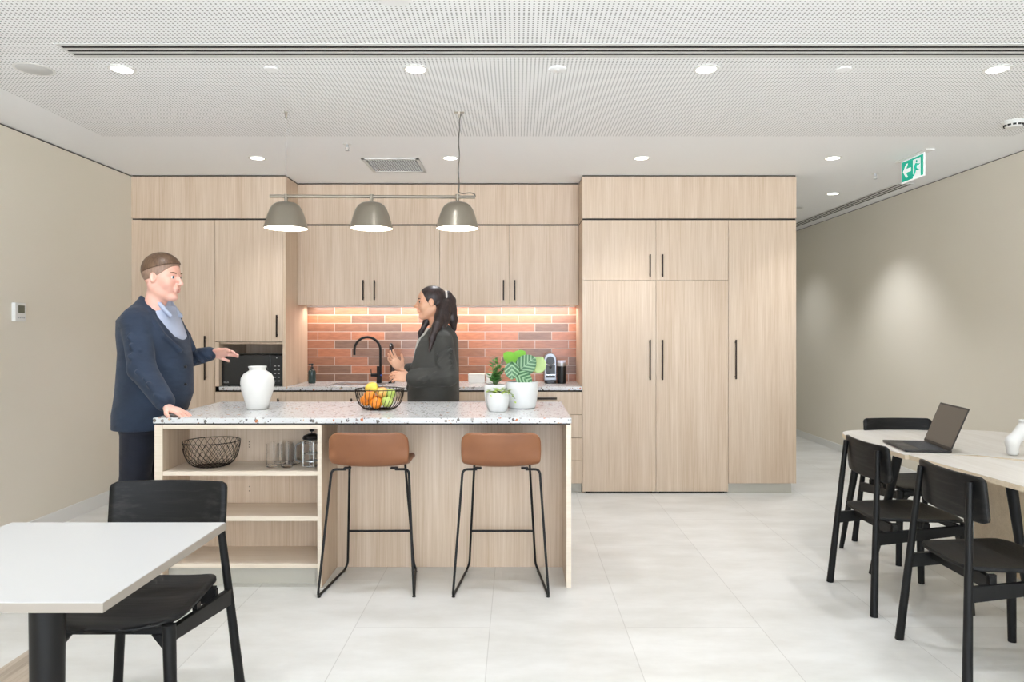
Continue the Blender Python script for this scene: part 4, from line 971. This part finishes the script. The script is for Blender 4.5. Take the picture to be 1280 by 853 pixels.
# ------------------------------------------------------------------ smooth solids by signed distance
class SDF:
    def __init__(s, lo, hi, h):
        s.lo = np.array(lo, float); s.h = h; s.n = np.ceil((np.array(hi) - s.lo) / h).astype(int) + 1
        s.F = np.full(s.n, 0.2, np.float32)
    def _reg(s, lo, hi, pad):
        a = np.maximum(0, np.floor((np.array(lo) - pad - s.lo) / s.h).astype(int)); b = np.minimum(s.n, np.ceil((np.array(hi) + pad - s.lo) / s.h).astype(int) + 1)
        if np.any(b <= a): return None
        g = [(s.lo[i] + s.h * np.arange(a[i], b[i])).astype(np.float32) for i in range(3)]
        return tuple(slice(a[i], b[i]) for i in range(3)), g[0][:, None, None], g[1][None, :, None], g[2][None, None, :]
    def _mix(s, sl, d, k, op):
        A = s.F[sl]
        if op == 'sub': d = -d; h_ = np.clip(.5 - .5 * (A - d) / k, 0, 1); s.F[sl] = A * (1 - h_) + d * h_ + k * h_ * (1 - h_)
        elif op == 'and': h_ = np.clip(.5 - .5 * (A - d) / k, 0, 1); s.F[sl] = A * (1 - h_) + d * h_ + k * h_ * (1 - h_)
        else: h_ = np.clip(.5 + .5 * (A - d) / k, 0, 1); s.F[sl] = A * (1 - h_) + d * h_ - k * h_ * (1 - h_)
    def cap(s, a, b, ra, rb, k=.015, op='add'):
        a, b = np.array(a, float), np.array(b, float); R = max(ra, rb); r = s._reg(np.minimum(a, b) - R, np.maximum(a, b) + R, k + 3 * s.h)
        if r is None: return s
        sl, X, Y, Z = r; ba = b - a; L2 = max(1e-9, ba @ ba)
        t = np.clip(((X - a[0]) * ba[0] + (Y - a[1]) * ba[1] + (Z - a[2]) * ba[2]) / L2, 0, 1)
        d = np.sqrt((X - a[0] - t * ba[0]) ** 2 + (Y - a[1] - t * ba[1]) ** 2 + (Z - a[2] - t * ba[2]) ** 2) - (ra + t * (rb - ra))
        s._mix(sl, d.astype(np.float32), k, op); return s
    def ell(s, c, r, R=None, k=.015, op='add'):
        c = np.array(c, float); r = np.array(r, float); m_ = r.max(); q = s._reg(c - m_, c + m_, k + 3 * s.h)
        if q is None: return s
        sl, X, Y, Z = q; R = np.eye(3) if R is None else np.array(R)
        x, y, z = X - c[0], Y - c[1], Z - c[2]
        p = [(R[0, i] * x + R[1, i] * y + R[2, i] * z) for i in range(3)]
        k0 = np.sqrt(sum((p[i] / r[i]) ** 2 for i in range(3))); k1 = np.sqrt(sum((p[i] / r[i] ** 2) ** 2 for i in range(3))) + 1e-6
        s._mix(sl, (k0 * (k0 - 1) / k1).astype(np.float32), k, op); return s
    def loft(s, secs, k=.02, op='add', p=2.0):
        """secs: (z, cx, cy, rx, ry) rising in z"""
        S = np.array(secs, float); lo = (S[:, 1] - S[:, 3]).min(), (S[:, 2] - S[:, 4]).min(), S[0, 0]; hi = (S[:, 1] + S[:, 3]).max(), (S[:, 2] + S[:, 4]).max(), S[-1, 0]
        q = s._reg(lo, hi, k + 3 * s.h); sl, X, Y, Z = q
        z = Z.ravel(); f = lambda i: np.interp(z, S[:, 0], S[:, i])[None, None, :]
        cx, cy, rx, ry = f(1), f(2), f(3), f(4)
        e = (np.abs((X - cx) / rx) ** p + np.abs((Y - cy) / ry) ** p) ** (1 / p)
        d = (e - 1) * np.minimum(rx, ry); dz = np.maximum(S[0, 0] - Z, Z - S[-1, 0])
        s._mix(sl, np.maximum(d, dz).astype(np.float32), k, op); return s
    def half(s, n, d, k=.004, op='and', box=None):
        """keep n.p < d (op and)"""
        sl = tuple(slice(0, s.n[i]) for i in range(3)); g = [(s.lo[i] + s.h * np.arange(s.n[i])).astype(np.float32) for i in range(3)]
        D = n[0] * g[0][:, None, None] + n[1] * g[1][None, :, None] + n[2] * g[2][None, None, :] - d
        s._mix(sl, D.astype(np.float32), k, op); return s
    def fn(s, lo, hi, f, k=.01, op='add'):
        sl, X, Y, Z = s._reg(lo, hi, k + 2 * s.h); s._mix(sl, f(X, Y, Z).astype(np.float32), k, op); return s
    def mesh(s, name, material, parent=None, origin=(0, 0, 0)):
        Fd = s.F; ins = Fd < 0; n = s.n
        c = np.zeros(n - 1, np.int8)
        for i in (0, 1):
            for j in (0, 1):
                for k in (0, 1): c += ins[i:n[0] - 1 + i, j:n[1] - 1 + j, k:n[2] - 1 + k]
        act = np.argwhere((c > 0) & (c < 8)); idx = np.full(n - 1, -1, np.int32); idx[act[:, 0], act[:, 1], act[:, 2]] = np.arange(len(act))
        acc = np.zeros((len(act), 3)); cnt = np.zeros(len(act))
        for ax in range(3):
            o1, o2 = [q for q in range(3) if q != ax]
            for u in (0, 1):
                for v in (0, 1):
                    a = act.copy(); a[:, o1] += u; a[:, o2] += v; b = a.copy(); b[:, ax] += 1
                    fa = Fd[a[:, 0], a[:, 1], a[:, 2]]; fb = Fd[b[:, 0], b[:, 1], b[:, 2]]; m_ = (fa < 0) != (fb < 0)
                    t = np.where(m_, fa / np.where(m_, fa - fb, 1), 0); p = a.astype(float); p[:, ax] += t
                    acc[m_] += (p - act)[m_]; cnt[m_] += 1
        V = (act + acc / cnt[:, None]) * s.h + s.lo - np.array(origin)
        faces = []
        for ax in range(3):
            o1, o2 = (ax + 1) % 3, (ax + 2) % 3
            A = np.take(ins, range(0, n[ax] - 1), ax); B = np.take(ins, range(1, n[ax]), ax); E = np.argwhere(A != B)
            E = E[(E[:, o1] > 0) & (E[:, o2] > 0) & (E[:, o1] < n[o1] - 1) & (E[:, o2] < n[o2] - 1)]
            fl = A[E[:, 0], E[:, 1], E[:, 2]]; q = []
            for u, v in ((-1, -1), (0, -1), (0, 0), (-1, 0)):
                e = E.copy(); e[:, o1] += u; e[:, o2] += v; q.append(idx[e[:, 0], e[:, 1], e[:, 2]])
            q = np.stack(q, 1); q[~fl] = q[~fl][:, ::-1]; faces.append(q)
        Q = np.concatenate(faces); me = bpy.data.meshes.new(name)
        me.vertices.add(len(V)); me.vertices.foreach_set('co', V.astype(np.float32).ravel()); me.loops.add(Q.size); me.loops.foreach_set('vertex_index', Q.astype(np.int32).ravel())
        me.polygons.add(len(Q)); me.polygons.foreach_set('loop_start', np.arange(0, Q.size, 4, dtype=np.int32)); me.polygons.foreach_set('loop_total', np.full(len(Q), 4, np.int32))
        me.polygons.foreach_set('use_smooth', np.ones(len(Q), bool)); me.materials.append(material); me.update(calc_edges=True); me.validate()
        o = bpy.data.objects.new(name, me); COL.objects.link(o)
        if parent is not None: o.parent = parent
        return o

# sculptural arch vase on birch table
ax_, ay_, az_ = 2.625, 3.62, .740
S = SDF((ax_ - .13, ay_ - .06, az_ - .002), (ax_ + .13, ay_ + .06, az_ + .2), .0035)
for s in (-1, 1):
    S.cap((ax_ + s * .076, ay_, az_ + .02), (ax_ + s * .078, ay_, az_ + .07), .027, .029, .02); S.cap((ax_ + s * .078, ay_, az_ + .07), (ax_ + s * .025, ay_, az_ + .125), .029, .032, .02)
S.cap((ax_, ay_, az_ + .125), (ax_, ay_, az_ + .165), .038, .030, .03); S.cap((ax_, ay_, az_ + .16), (ax_, ay_, az_ + .178), .030, .038, .01)
S.half((0, 0, 1), az_ + .182, .003); S.half((0, 0, -1), -(az_ + .001), .003)
o = S.mesh('arch_vase', M['vase'], None, (ax_, ay_, az_)); o.location = (ax_, ay_, az_ + .0005); tag(o, 'white arch-shaped sculptural vase on the birch table at right edge', 'vase')

# ------------------------------------------------------------------ people
def skin(name, c0, c1):
    m = mat(name, c0, .5); b = bsdf(m); b.inputs['Subsurface Weight'].default_value = .12; b.inputs['Subsurface Radius'].default_value = (.01, .004, .002)
    n = noise(m, coords(m, (1, 1, 1), False), 9, 3); L(m, ramp(m, n, [(.35, c0), (.65, c1)]), b.inputs['Base Color']); return m
def cloth(name, c0, c1, wr=.5):
    m = mat(name, c0, .85); m_b = bsdf(m); m_b.inputs['Sheen Weight'].default_value = .08
    n = noise(m, coords(m, (1, 1, 1), False), 5, 3); L(m, ramp(m, n, [(.35, c0), (.65, c1)]), m_b.inputs['Base Color'])
    v = coords(m, (4.5, 4.5, 13), False); bump(m, noise(m, v, 1.0, 3, .45), wr, .03); return m
def hair_mat(name, c0, c1):
    m = mat(name, c0, .42); n = noise(m, coords(m, (110, 110, 14), False), 1, 3); L(m, ramp(m, n, [(.35, c0), (.65, c1)]), bsdf(m).inputs['Base Color']); bump(m, n, .5, .003); return m

class Frame:
    """head frame: local x forward (face), y left, z up"""
    def __init__(s, c, yaw, pitch=0, sc=1.0):
        s.R = (Matrix.Rotation(yaw, 3, 'Z') @ Matrix.Rotation(pitch, 3, 'Y')); s.c = Vector(c); s.sc = sc
    def p(s, x, y, z): return tuple(s.c + s.R @ (Vector((x, y, z)) * s.sc))
    def r(s, *v): return [a * s.sc for a in v]
    def M(s): return np.array(s.R)
def head(S, f, male=True):
    k = f.sc; E = lambda c, r, kk=.02, op='add': S.ell(f.p(*c), f.r(*r), f.M(), kk * k, op)
    C = lambda a, b, ra, rb, kk=.015, op='add': S.cap(f.p(*a), f.p(*b), ra * k, rb * k, kk * k, op)
    jw = 1.0 if male else .86
    E((-.012, 0, .030), (.100, .077, .088)); E((.028, 0, -.030), (.060, .058 * jw, .082), .03)
    for s in (-1, 1):
        C((-.022, s * .050 * jw, -.050), (.050, s * .018, -.103), .019, .016, .03); E((.052, s * .036, -.028), (.026, .024, .028), .02)
        E((-.006, s * .074, -.004), (.017, .009, .030), .005); E((-.002, s * .080, -.002), (.009, .005, .018), .004, 'sub')
        E((.092, s * .030, .006), (.012, .017, .010), .012, 'sub')
        C((.073, s * .018, .022), (.066, s * .045, .020), .011, .009, .012)
    E((.070, 0, -.100), (.020, .022, .017), .02)
    C((.086, 0, .012), (.110, 0, -.026), .007, .0105, .012)
    for s in (-1, 1): E((.098, s * .011, -.031), (.010, .007, .007), .006)
    E((.086, 0, -.052), (.012, .022, .012), .012)
    C((.090, -.016, -.058), (.090, .016, -.058), .0062, .0062, .006); C((.087, -.014, -.069), (.087, .014, -.069), .0068, .0068, .006)
    C((.098, -.016, -.0637), (.098, .016, -.0637), .0022, .0022, .003, 'sub')
    C((-.022, 0, -.060), (-.040, 0, -.185), .050 if male else .040, .055 if male else .044, .03)
def face_parts(f, parent, lipc, browc, iris, org, rim=.74):
    for s in (-1, 1):
        mb = MB(); mb.ball((0, 0, 0), .0125 * f.sc, 20, 14); mb.mi = []
        for fc in mb.f:
            c = sum((Vector(mb.v[i]) for i in fc), Vector()) / len(fc); mb.mi.append(1 if c.normalized().x > rim else 0)
        o = mb.build('eye', [mat('eye_white', (226, 220, 214), .2), mat('iris', iris, .15)], None, smooth='full'); o.parent = parent
        o.matrix_basis = Matrix.Translation(Vector(f.p(.0715, s * .030, .006)) - Vector(org)) @ f.R.to_4x4()
        mb = MB(); pts = [Vector(f.p(.0865 - .008 * q * q - (.006 if q > .8 else 0), s * (.014 + .036 * q), .024 + .006 * math.sin(q * 2.4))) - Vector(org) for q in (0, .25, .5, .75, 1)]
        mb.tube(pts, [.003 * f.sc, .0036 * f.sc, .0036 * f.sc, .003 * f.sc, .0015 * f.sc], 8); o = mb.build('eyebrow', mat('brow_hair', browc, .7), None, smooth='full'); o.parent = parent
    mb = MB()
    for z, xx in ((-.0585, .0915), (-.0688, .0888)):
        mb.tube([Vector(f.p(xx - .007 * abs(q) ** 2, q * .020, z)) - Vector(org) for q in (-1, -.6, -.2, .2, .6, 1)], [.002 * f.sc, .0052 * f.sc, .0064 * f.sc, .0064 * f.sc, .0052 * f.sc, .002 * f.sc], 8)
    o = mb.build('lips', mat('lip_colour', lipc, .45), None, smooth='full'); o.parent = parent
def hand(S, w, f, n, thumb, curl, sc=1.0, spread=.07, curls=None):
    """w wrist, f finger direction, n back-of-hand direction, thumb=+1/-1 side"""
    w, f, n = Vector(w), Vector(f).normalized(), Vector(n).normalized(); sd = f.cross(n).normalized(); n = sd.cross(f).normalized()
    P = lambda a, b, c: w + (f * a + sd * b + n * c) * sc
    R = np.array(Matrix((f, sd, n)).transposed())
    S.ell(P(.048, 0, 0), (.052 * sc, .041 * sc, .016 * sc), R, .012); S.ell(P(.066, 0, 0), (.030 * sc, .041 * sc, .014 * sc), R, .01)
    S.ell(P(.030, thumb * .026, -.008), (.028 * sc, .016 * sc, .014 * sc), R, .012)
    lens = [.072, .080, .074, .058]; offs = [.031, .0105, -.0105, -.031]
    for i in range(4):
        o = thumb * offs[i]; root = P(.084 - (.006 if i == 3 else 0) - (.003 if i == 0 else 0), o, 0); c = (curls[i] if curls else curl); a = .25 * c
        d = (f + sd * (thumb * offs[i] / .031 * spread)).normalized(); p = root; rr = [.0092, .0088, .0082, .0074]
        for j, ln_ in enumerate((.46, .30, .24)):
            dd = d * math.cos(a) - n * math.sin(a); q = p + dd * (lens[i] * ln_ * sc); S.cap(p, q, rr[j] * sc, rr[j + 1] * sc, .003); p = q; a += c * (.75 if j == 0 else .55)
    p = P(.022, thumb * .032, -.006)
    for ln_, (a, b, c), r0, r1 in ((.042, (.75, .62, -.2), .0125, .0105), (.034, (.92, .34, -.25), .0105, .0088)):
        q = p + (f * a + sd * thumb * b + n * c).normalized() * ln_ * sc; S.cap(p, q, r0 * sc, r1 * sc, .006); p = q
def shoe(S, x, y, dx, dy=0):
    S.ell((x + dx * .06, y, .032), (.145 if dx else .05, .05, .034), None, .01); S.ell((x - dx * .02, y, .06), (.07, .045, .05), None, .02); S.half((0, 0, -1), -.001, .004)

# ---------- man in navy jacket
mo = (-2.21, 4.27, 0)
man_skin = skin('fair_skin', (226, 170, 150), (236, 188, 170))
S = SDF((-2.60, 3.75, -.01), (-1.72, 4.72, 1.86), .0042)
fm = Frame((-2.112, 4.20, 1.697), math.radians(-8), math.radians(4), 1.12)
head(S, fm, True)
Yc = 4.27
S.loft([(.86, -2.23, Yc, .12, .17), (1.0, -2.21, Yc, .13, .165), (1.2, -2.21, Yc, .135, .16), (1.38, -2.22, Yc, .125, .19), (1.48, -2.22, Yc, .07, .14), (1.52, -2.215, Yc, .05, .07)], .03)
# near (right) arm: shoulder, elbow, wrist on the worktop
shN, elN, wrN = (-2.205, 4.11, 1.41), (-2.125, 3.99, 1.165), (-1.930, 3.885, .962)
S.cap(shN, elN, .052, .042, .02).cap(elN, wrN, .040, .026, .02)
hand(S, (-1.925, 3.882, .961), (.92, -.30, -.30), (.25, -.05, .95), 1, .25, 1.0, .12, [.18, .2, .22, .25])
shF, elF, wrF = (-2.205, 4.43, 1.41), (-2.165, 4.50, 1.19), (-1.955, 4.50, 1.235)
S.cap(shF, elF, .052, .042, .02).cap(elF, wrF, .040, .025, .02)
hand(S, (-1.945, 4.50, 1.240), (.95, 0, .05), (.0, .55, .75), -1, .3, 1.0, .14, [.25, .3, .4, .5])
for yy, dx in ((4.17, -.02), (4.37, .05)):
    S.cap((-2.23, yy, .88), (-2.23 + dx, yy, .48), .085, .055, .02); S.cap((-2.23 + dx, yy, .48), (-2.24 + dx, yy, .09), .055, .038, .02); S.ell((-2.2 + dx, yy, .05), (.10, .04, .035), None, .02)
man = S.mesh('person', man_skin, None, mo); man.location = mo
tag(man, 'person in navy jacket standing left of the island, one hand on the worktop', 'person')
face_parts(fm, man, (206, 128, 118), (120, 90, 66), (70, 86, 96), mo)
# hair
S = SDF((-2.32, 4.02, 1.55), (-1.92, 4.40, 1.90), .0032); k = fm.sc
S.ell(fm.p(-.014, 0, .036), fm.r(.103, .080, .090), fm.M(), .002)
def plane_keep(S, f, a, b, k=.006):      # keep what lies left of the line a->b in the head's (x,z) plane
    n = Vector((b[1] - a[1], 0, -(b[0] - a[0]))).normalized(); nw = f.R @ n; d = nw.dot(Vector(f.p(a[0], 0, a[1]))); S.half(tuple(nw), d, k)
plane_keep(S, fm, (.000, -.020), (.080, .070))       # behind the front hairline
plane_keep(S, fm, (-.12, -.075), (.03, -.002))        # above the nape line
o = S.mesh('hair', hair_mat('short_brown_hair', (134, 108, 90), (156, 126, 108)), man, mo)
S = SDF((-2.32, 4.02, 1.65), (-1.92, 4.40, 1.90), .0032)
S.ell(fm.p(-.010, 0, .040), fm.r(.107, .084, .096), fm.M(), .002); plane_keep(S, fm, (-.13, .0), (.10, .088)); plane_keep(S, fm, (.050, .0), (.096, .10))
S.mesh('hair_top', hair_mat('brown_hair_top', (84, 62, 46), (112, 86, 64)), man, mo)
# shirt
S = SDF((-2.45, 3.95, .85), (-1.88, 4.6, 1.62), .0045)
S.loft([(.90, -2.20, Yc, .17, .20), (1.0, -2.185, Yc, .185, .20), (1.2, -2.19, Yc, .175, .195), (1.35, -2.185, Yc, .160, .205), (1.45, -2.185, Yc, .125, .175), (1.51, -2.165, Yc, .085, .11), (1.53, -2.15, Yc, .07, .08)], .02)
S.cap((-2.20, Yc, 1.50), (-2.165, Yc - .015, 1.55), .072, .068, .02)
for s in (-1, 1): S.cap((-2.135, Yc - .02 + s * .078, 1.560), (-2.058, Yc - .02 + s * .062, 1.470), .015, .012, .004)
S.half((-.35, 0, 1), 1.575 + .35 * 2.165, .006)
S.mesh('shirt', cloth('pale_blue_shirt', (164, 172, 192), (186, 194, 212), .3), man, mo)
# jacket
navy = cloth('navy_wool', (30, 42, 60), (40, 54, 74), .75)
S = SDF((-2.60, 3.80, .74), (-1.86, 4.68, 1.66), .0045)
S.loft([(.795, -2.235, Yc, .190, .225), (.88, -2.225, Yc, .200, .228), (1.0, -2.195, Yc, .212, .228), (1.157, -2.190, Yc, .205, .222), (1.25, -2.190, Yc, .198, .225), (1.35, -2.205, Yc, .188, .235), (1.44, -2.225, Yc, .165, .225), (1.50, -2.225, Yc, .125, .165), (1.54, -2.215, Yc, .095, .115), (1.575, -2.205, Yc, .075, .085)], .02)
S.cap((-2.225, 4.11, 1.450), (-2.22, 4.43, 1.450), .070, .070, .04)
# V opening: wedge in front
def wedge(X, Y, Z):
    e = -2.168 + (1.56 - Z) * .62          # front edge of the lapel
    return np.maximum(np.maximum(e - X, 1.245 - Z), np.abs(Y - (Yc - .01)) - .035 - .62 * (Z - 1.245))
S.fn((-2.3, 3.95, 1.2), (-1.86, 4.62, 1.66), wedge, .006, 'sub')
S.cap((-2.19, Yc - .02, 1.52), (-2.15, Yc - .02, 1.62), .074, .07, .006, 'sub')
# back vent and hem
S.cap((-2.47, Yc - .15, .74), (-2.44, Yc - .15, .95), .006, .003, .006, 'sub')
# sleeves with folds
def sleeve(S, a, b, c, r):
    S.cap(a, b, r[0], r[1], .018).cap(b, c, r[1], r[2], .02)
    A, B, C_ = Vector(a), Vector(b), Vector(c); rg = random.Random(3)
    for i in range(11):
        q = i / 10; P_ = A.lerp(B, .35 + q) if q < .62 else B.lerp(C_, (q - .6) * 2.2)
        rr = r[0] + (r[1] - r[0]) * min(1, q / .6) if q < .6 else r[1] + (r[2] - r[1]) * (q - .6) / .4
        d = Vector((.022 + .02 * rg.random(), 0, -.022 - .02 * rg.random())) * (1 if i % 2 else -.7); P_ = P_ + Vector((.018, 0, 0))
        S.cap(P_ + Vector((-d.x, -rr * .95, -d.z)), P_ + Vector((d.x, -rr * .95, d.z)), .014, .009, .010)
sleeve(S, (-2.215, 4.095, 1.430), (-2.128, 3.995, 1.165), (-1.955, 3.905, .990), (.080, .073, .055))
sleeve(S, (-2.21, 4.455, 1.445), (-2.160, 4.50, 1.19), (-1.968, 4.50, 1.232), (.085, .066, .046))
# lapels and collar roll
for s in (-1, 1):
    y0 = Yc + s * .085
    pts = [(-2.235, Yc + s * .080, 1.575), (-2.170, Yc + s * .125, 1.51), (-2.115, Yc + s * .160, 1.43), (-2.065, Yc + s * .155, 1.35), (-2.000, Yc + s * .09, 1.265)]
    for a, b in zip(pts[:-1], pts[1:]): S.cap(a, b, .015, .015, .008)
S.cap((-2.262, Yc - .05, 1.558), (-2.262, Yc + .05, 1.558), .012, .012, .012)
S.half((0, 0, -1), -.795, .006)
S.mesh('jacket', navy, man, mo)
mb = MB(); mo_v = Vector(mo)
for z in (1.165, 1.06): mb.ball(Vector((-1.985 + .004, Yc - .06, z)) - mo_v, .009, 10, 8)
o = mb.build('jacket_button', M['black_plastic'], None, smooth='full'); o.parent = man
# trousers
S = SDF((-2.48, 4.0, .05), (-1.98, 4.52, 1.0), .005)
S.loft([(.80, -2.23, Yc, .13, .185), (.99, -2.22, Yc, .135, .18)], .03)
for yy, dx in ((4.17, -.03), (4.37, .06)):
    S.cap((-2.235, yy, .84), (-2.235 + dx, yy, .46), .105, .080, .04); S.cap((-2.235 + dx, yy, .46), (-2.255 + dx, yy, .10), .080, .064, .03)
S.half((0, 0, -1), -.075, .005)
S.mesh('trousers', cloth('dark_navy_trousers', (16, 20, 32), (22, 27, 42), .5), man, mo)
for yy, dx in ((4.17, -.03), (4.37, .06)):
    S = SDF((-2.45 + dx, yy - .08, -.005), (-1.98 + dx, yy + .08, .14), .004); shoe(S, -2.22 + dx, yy, 1); S.mesh('shoe', mat('black_leather_shoe', (20, 18, 17), .3), man, mo)

# ---------- woman in charcoal coat (faces -X)
wo = (-.57, 4.95, 0)
w_skin = skin('warm_skin', (214, 158, 126), (226, 176, 146)); Wc = 4.95
sW = F / Wc
S = SDF((-1.05, 4.60, -.01), (-.30, 5.28, 1.74), .0042)
fw = Frame((-.606, 4.93, 1.577), math.radians(180 + 10), math.radians(2), .955)
head(S, fw, False)
S.loft([(.82, -.57, Wc, .11, .16), (1.0, -.57, Wc, .10, .13), (1.2, -.575, Wc, .115, .145), (1.31, -.56, Wc, .085, .135), (1.37, -.56, Wc, .05, .07), (1.44, -.56, Wc, .042, .045)], .03)
aS, aE, aW = (-.505, 4.80, 1.305), (-.445, 4.745, 1.065), (-.715, 4.745, 1.062)
S.cap(aS, aE, .042, .036, .02).cap(aE, aW, .034, .022, .02)
hand(S, (-.722, 4.745, 1.064), (-1, .05, .12), (.1, -.75, .55), 1, .6, .96, .05, [.55, .65, .75, .85])
bS, bE, bW = (-.55, 5.10, 1.305), (-.60, 5.13, 1.08), (-.815, 5.02, 1.10)
S.cap(bS, bE, .042, .036, .02).cap(bE, bW, .034, .022, .02)
hand(S, (-.822, 5.015, 1.102), (-.62, -.15, .80), (-.55, .65, -.35), -1, .35, .96, .16, [.25, .3, .35, .45])
for yy in (4.87, 5.03):
    S.cap((-.565, yy, .85), (-.575, yy, .46), .080, .052, .02); S.cap((-.575, yy, .46), (-.56, yy, .09), .052, .034, .02); S.ell((-.60, yy, .045), (.10, .036, .032), None, .02)
wom = S.mesh('person', w_skin, None, wo); wom.location = wo
tag(wom, 'person with dark ponytail in charcoal coat standing behind the island', 'person')
face_parts(fw, wom, (176, 92, 84), (44, 32, 28), (46, 32, 24), wo, .45)
S = SDF((-.76, 4.70, 1.10), (-.30, 5.14, 1.75), .0034)
S.ell(fw.p(-.018, 0, .036), fw.r(.103, .083, .089), fw.M(), .002); 
plane_keep(S, fw, (.018, -.02), (.062, .085)); plane_keep(S, fw, (-.14, -.062), (.05, -.002))
for q_ in (-1, 1): S.ell(fw.p(-.002, q_ * .092, -.004), fw.r(.022, .034, .034), fw.M(), .004, 'sub')
pt = [fw.p(-.092, 0, .052), fw.p(-.128, .0, .050), fw.p(-.150, 0, .01), fw.p(-.150, .01, -.06), fw.p(-.158, .015, -.13), fw.p(-.168, .015, -.20)]
pr_ = [.022, .030, .036, .040, .036, .016]
for i in range(5): S.cap(pt[i], pt[i + 1], pr_[i], pr_[i + 1], .012)
# loose length falling in front of the shoulder
pl = [fw.p(-.080, .05, -.03), fw.p(-.060, .100, -.11), fw.p(-.030, .160, -.18), fw.p(.005, .200, -.26), fw.p(.028, .205, -.35)]
rl = [.034, .036, .030, .022, .008]
for i in range(4): S.cap(pl[i], pl[i + 1], rl[i], rl[i + 1], .02)
pl = [fw.p(-.11, .03, -.02), fw.p(-.10, .085, -.12), fw.p(-.075, .10, -.20)]
for i in range(2): S.cap(pl[i], pl[i + 1], (.04, .034, .02)[i], (.04, .034, .02)[i + 1], .02)
pl = [fw.p(-.02, -.05, -.06), fw.p(.03, -.06, -.14), fw.p(.075, -.05, -.22), fw.p(.09, -.05, -.28)]
for i in range(3): S.cap(pl[i], pl[i + 1], (.03, .022, .016, .006)[i], (.03, .022, .016, .006)[i + 1], .02)
S.mesh('hair', hair_mat('long_dark_hair', (30, 23, 22), (58, 42, 40)), wom, wo)
tc_ = [Vector(fw.p(-.118, .034 * math.cos(a) + .0, .048 + .034 * math.sin(a))) - Vector(wo) for a in [2 * math.pi * i / 24 for i in range(24)]]
o = MB().tube(tc_, .0075, 8, True).build('hair_tie', mat('pale_hair_tie', (222, 214, 204), .5), None, smooth='full'); o.parent = wom
# top and coat
S = SDF((-.80, 4.72, .85), (-.38, 5.2, 1.50), .0045)
S.loft([(.88, -.58, Wc, .13, .17), (1.0, -.585, Wc, .125, .15), (1.2, -.59, Wc, .135, .16), (1.31, -.585, Wc, .115, .150), (1.37, -.575, Wc, .075, .085), (1.40, -.575, Wc, .060, .065)], .02)
S.mesh('top', cloth('pale_grey_top', (186, 184, 178), (204, 202, 196), .2), wom, wo)
coat = cloth('charcoal_wool', (54, 53, 49), (65, 64, 59), .55)
S = SDF((-.86, 4.62, .46), (-.28, 5.30, 1.50), .0045)
S.loft([(.5, -.585, Wc, .175, .25), (.75, -.585, Wc, .178, .245), (.95, -.585, Wc, .180, .235), (1.15, -.580, Wc, .172, .215), (1.25, -.570, Wc, .160, .212), (1.33, -.552, Wc, .138, .205), (1.375, -.540, Wc, .105, .170), (1.405, -.535, Wc, .075, .115), (1.425, -.535, Wc, .05, .07)], .02)
S.cap((-.515, 4.81, 1.325), (-.515, 5.09, 1.325), .058, .058, .03)
def wedge2(X, Y, Z):
    e = -.600 - (1.42 - Z) * .45
    return np.maximum(np.maximum(X - e, .98 - Z), np.abs(Y - Wc) - .13)
S.fn((-.86, 4.75, .95), (-.5, 5.15, 1.5), wedge2, .006, 'sub')
S.cap((-.59, Wc, 1.40), (-.60, Wc, 1.48), .062, .062, .01, 'sub')
def sleeve2(a, b, c, r):
    S.cap(a, b, r[0], r[1], .016).cap(b, c, r[1], r[2], .016)
    A, B, C_ = Vector(a), Vector(b), Vector(c); rg = random.Random(5)
    for i in range(9):
        q = i / 8; P_ = A.lerp(B, .3 + q) if q < .6 else B.lerp(C_, (q - .55) * 1.6); rr = r[1] * .9
        d = Vector((-.03 - .02 * rg.random(), 0, -.03 * rg.random() - .01)) * (1 if i % 2 else -.8)
        S.cap(P_ + Vector((-d.x, -rr * .98, -d.z)), P_ + Vector((d.x, -rr * .98, d.z)), .013, .008, .010)
sleeve2((-.500, 4.785, 1.315), (-.462, 4.735, 1.075), (-.685, 4.735, 1.062), (.066, .068, .062))
sleeve2((-.55, 5.11, 1.315), (-.60, 5.13, 1.09), (-.77, 5.05, 1.09), (.074, .070, .058))
for s in (-1, 1):
    pts = [(-.525, Wc + s * .075, 1.435), (-.590, Wc + s * .125, 1.36), (-.650, Wc + s * .150, 1.26), (-.715, Wc + s * .11, 1.12), (-.752, Wc + s * .06, .98)]
    for a, b in zip(pts[:-1], pts[1:]): S.cap(a, b, .020, .017, .010)
S.cap((-.505, Wc - .06, 1.425), (-.505, Wc + .06, 1.425), .018, .018, .012)
S.half((0, 0, -1), -.5, .006)
# open cuffs so the wrists show
S.mesh('coat', coat, wom, wo)
S = SDF((-.72, 4.76, .04), (-.42, 5.14, .9), .005)
for yy in (4.87, 5.03):
    S.cap((-.565, yy, .80), (-.575, yy, .46), .092, .070, .03); S.cap((-.575, yy, .46), (-.565, yy, .10), .070, .058, .03)
S.half((0, 0, -1), -.07, .005); S.mesh('trousers', cloth('black_trousers', (24, 24, 26), (30, 30, 33), .4), wom, wo)
for yy in (4.87, 5.03):
    S = SDF((-.82, yy - .07, -.005), (-.42, yy + .07, .14), .004); shoe(S, -.585, yy, -1); S.mesh('shoe', mat('black_shoe', (22, 20, 20), .35), wom, wo)

# tidy helper properties
for o in bpy.data.objects:
    if '_o' in o: del o['_o']
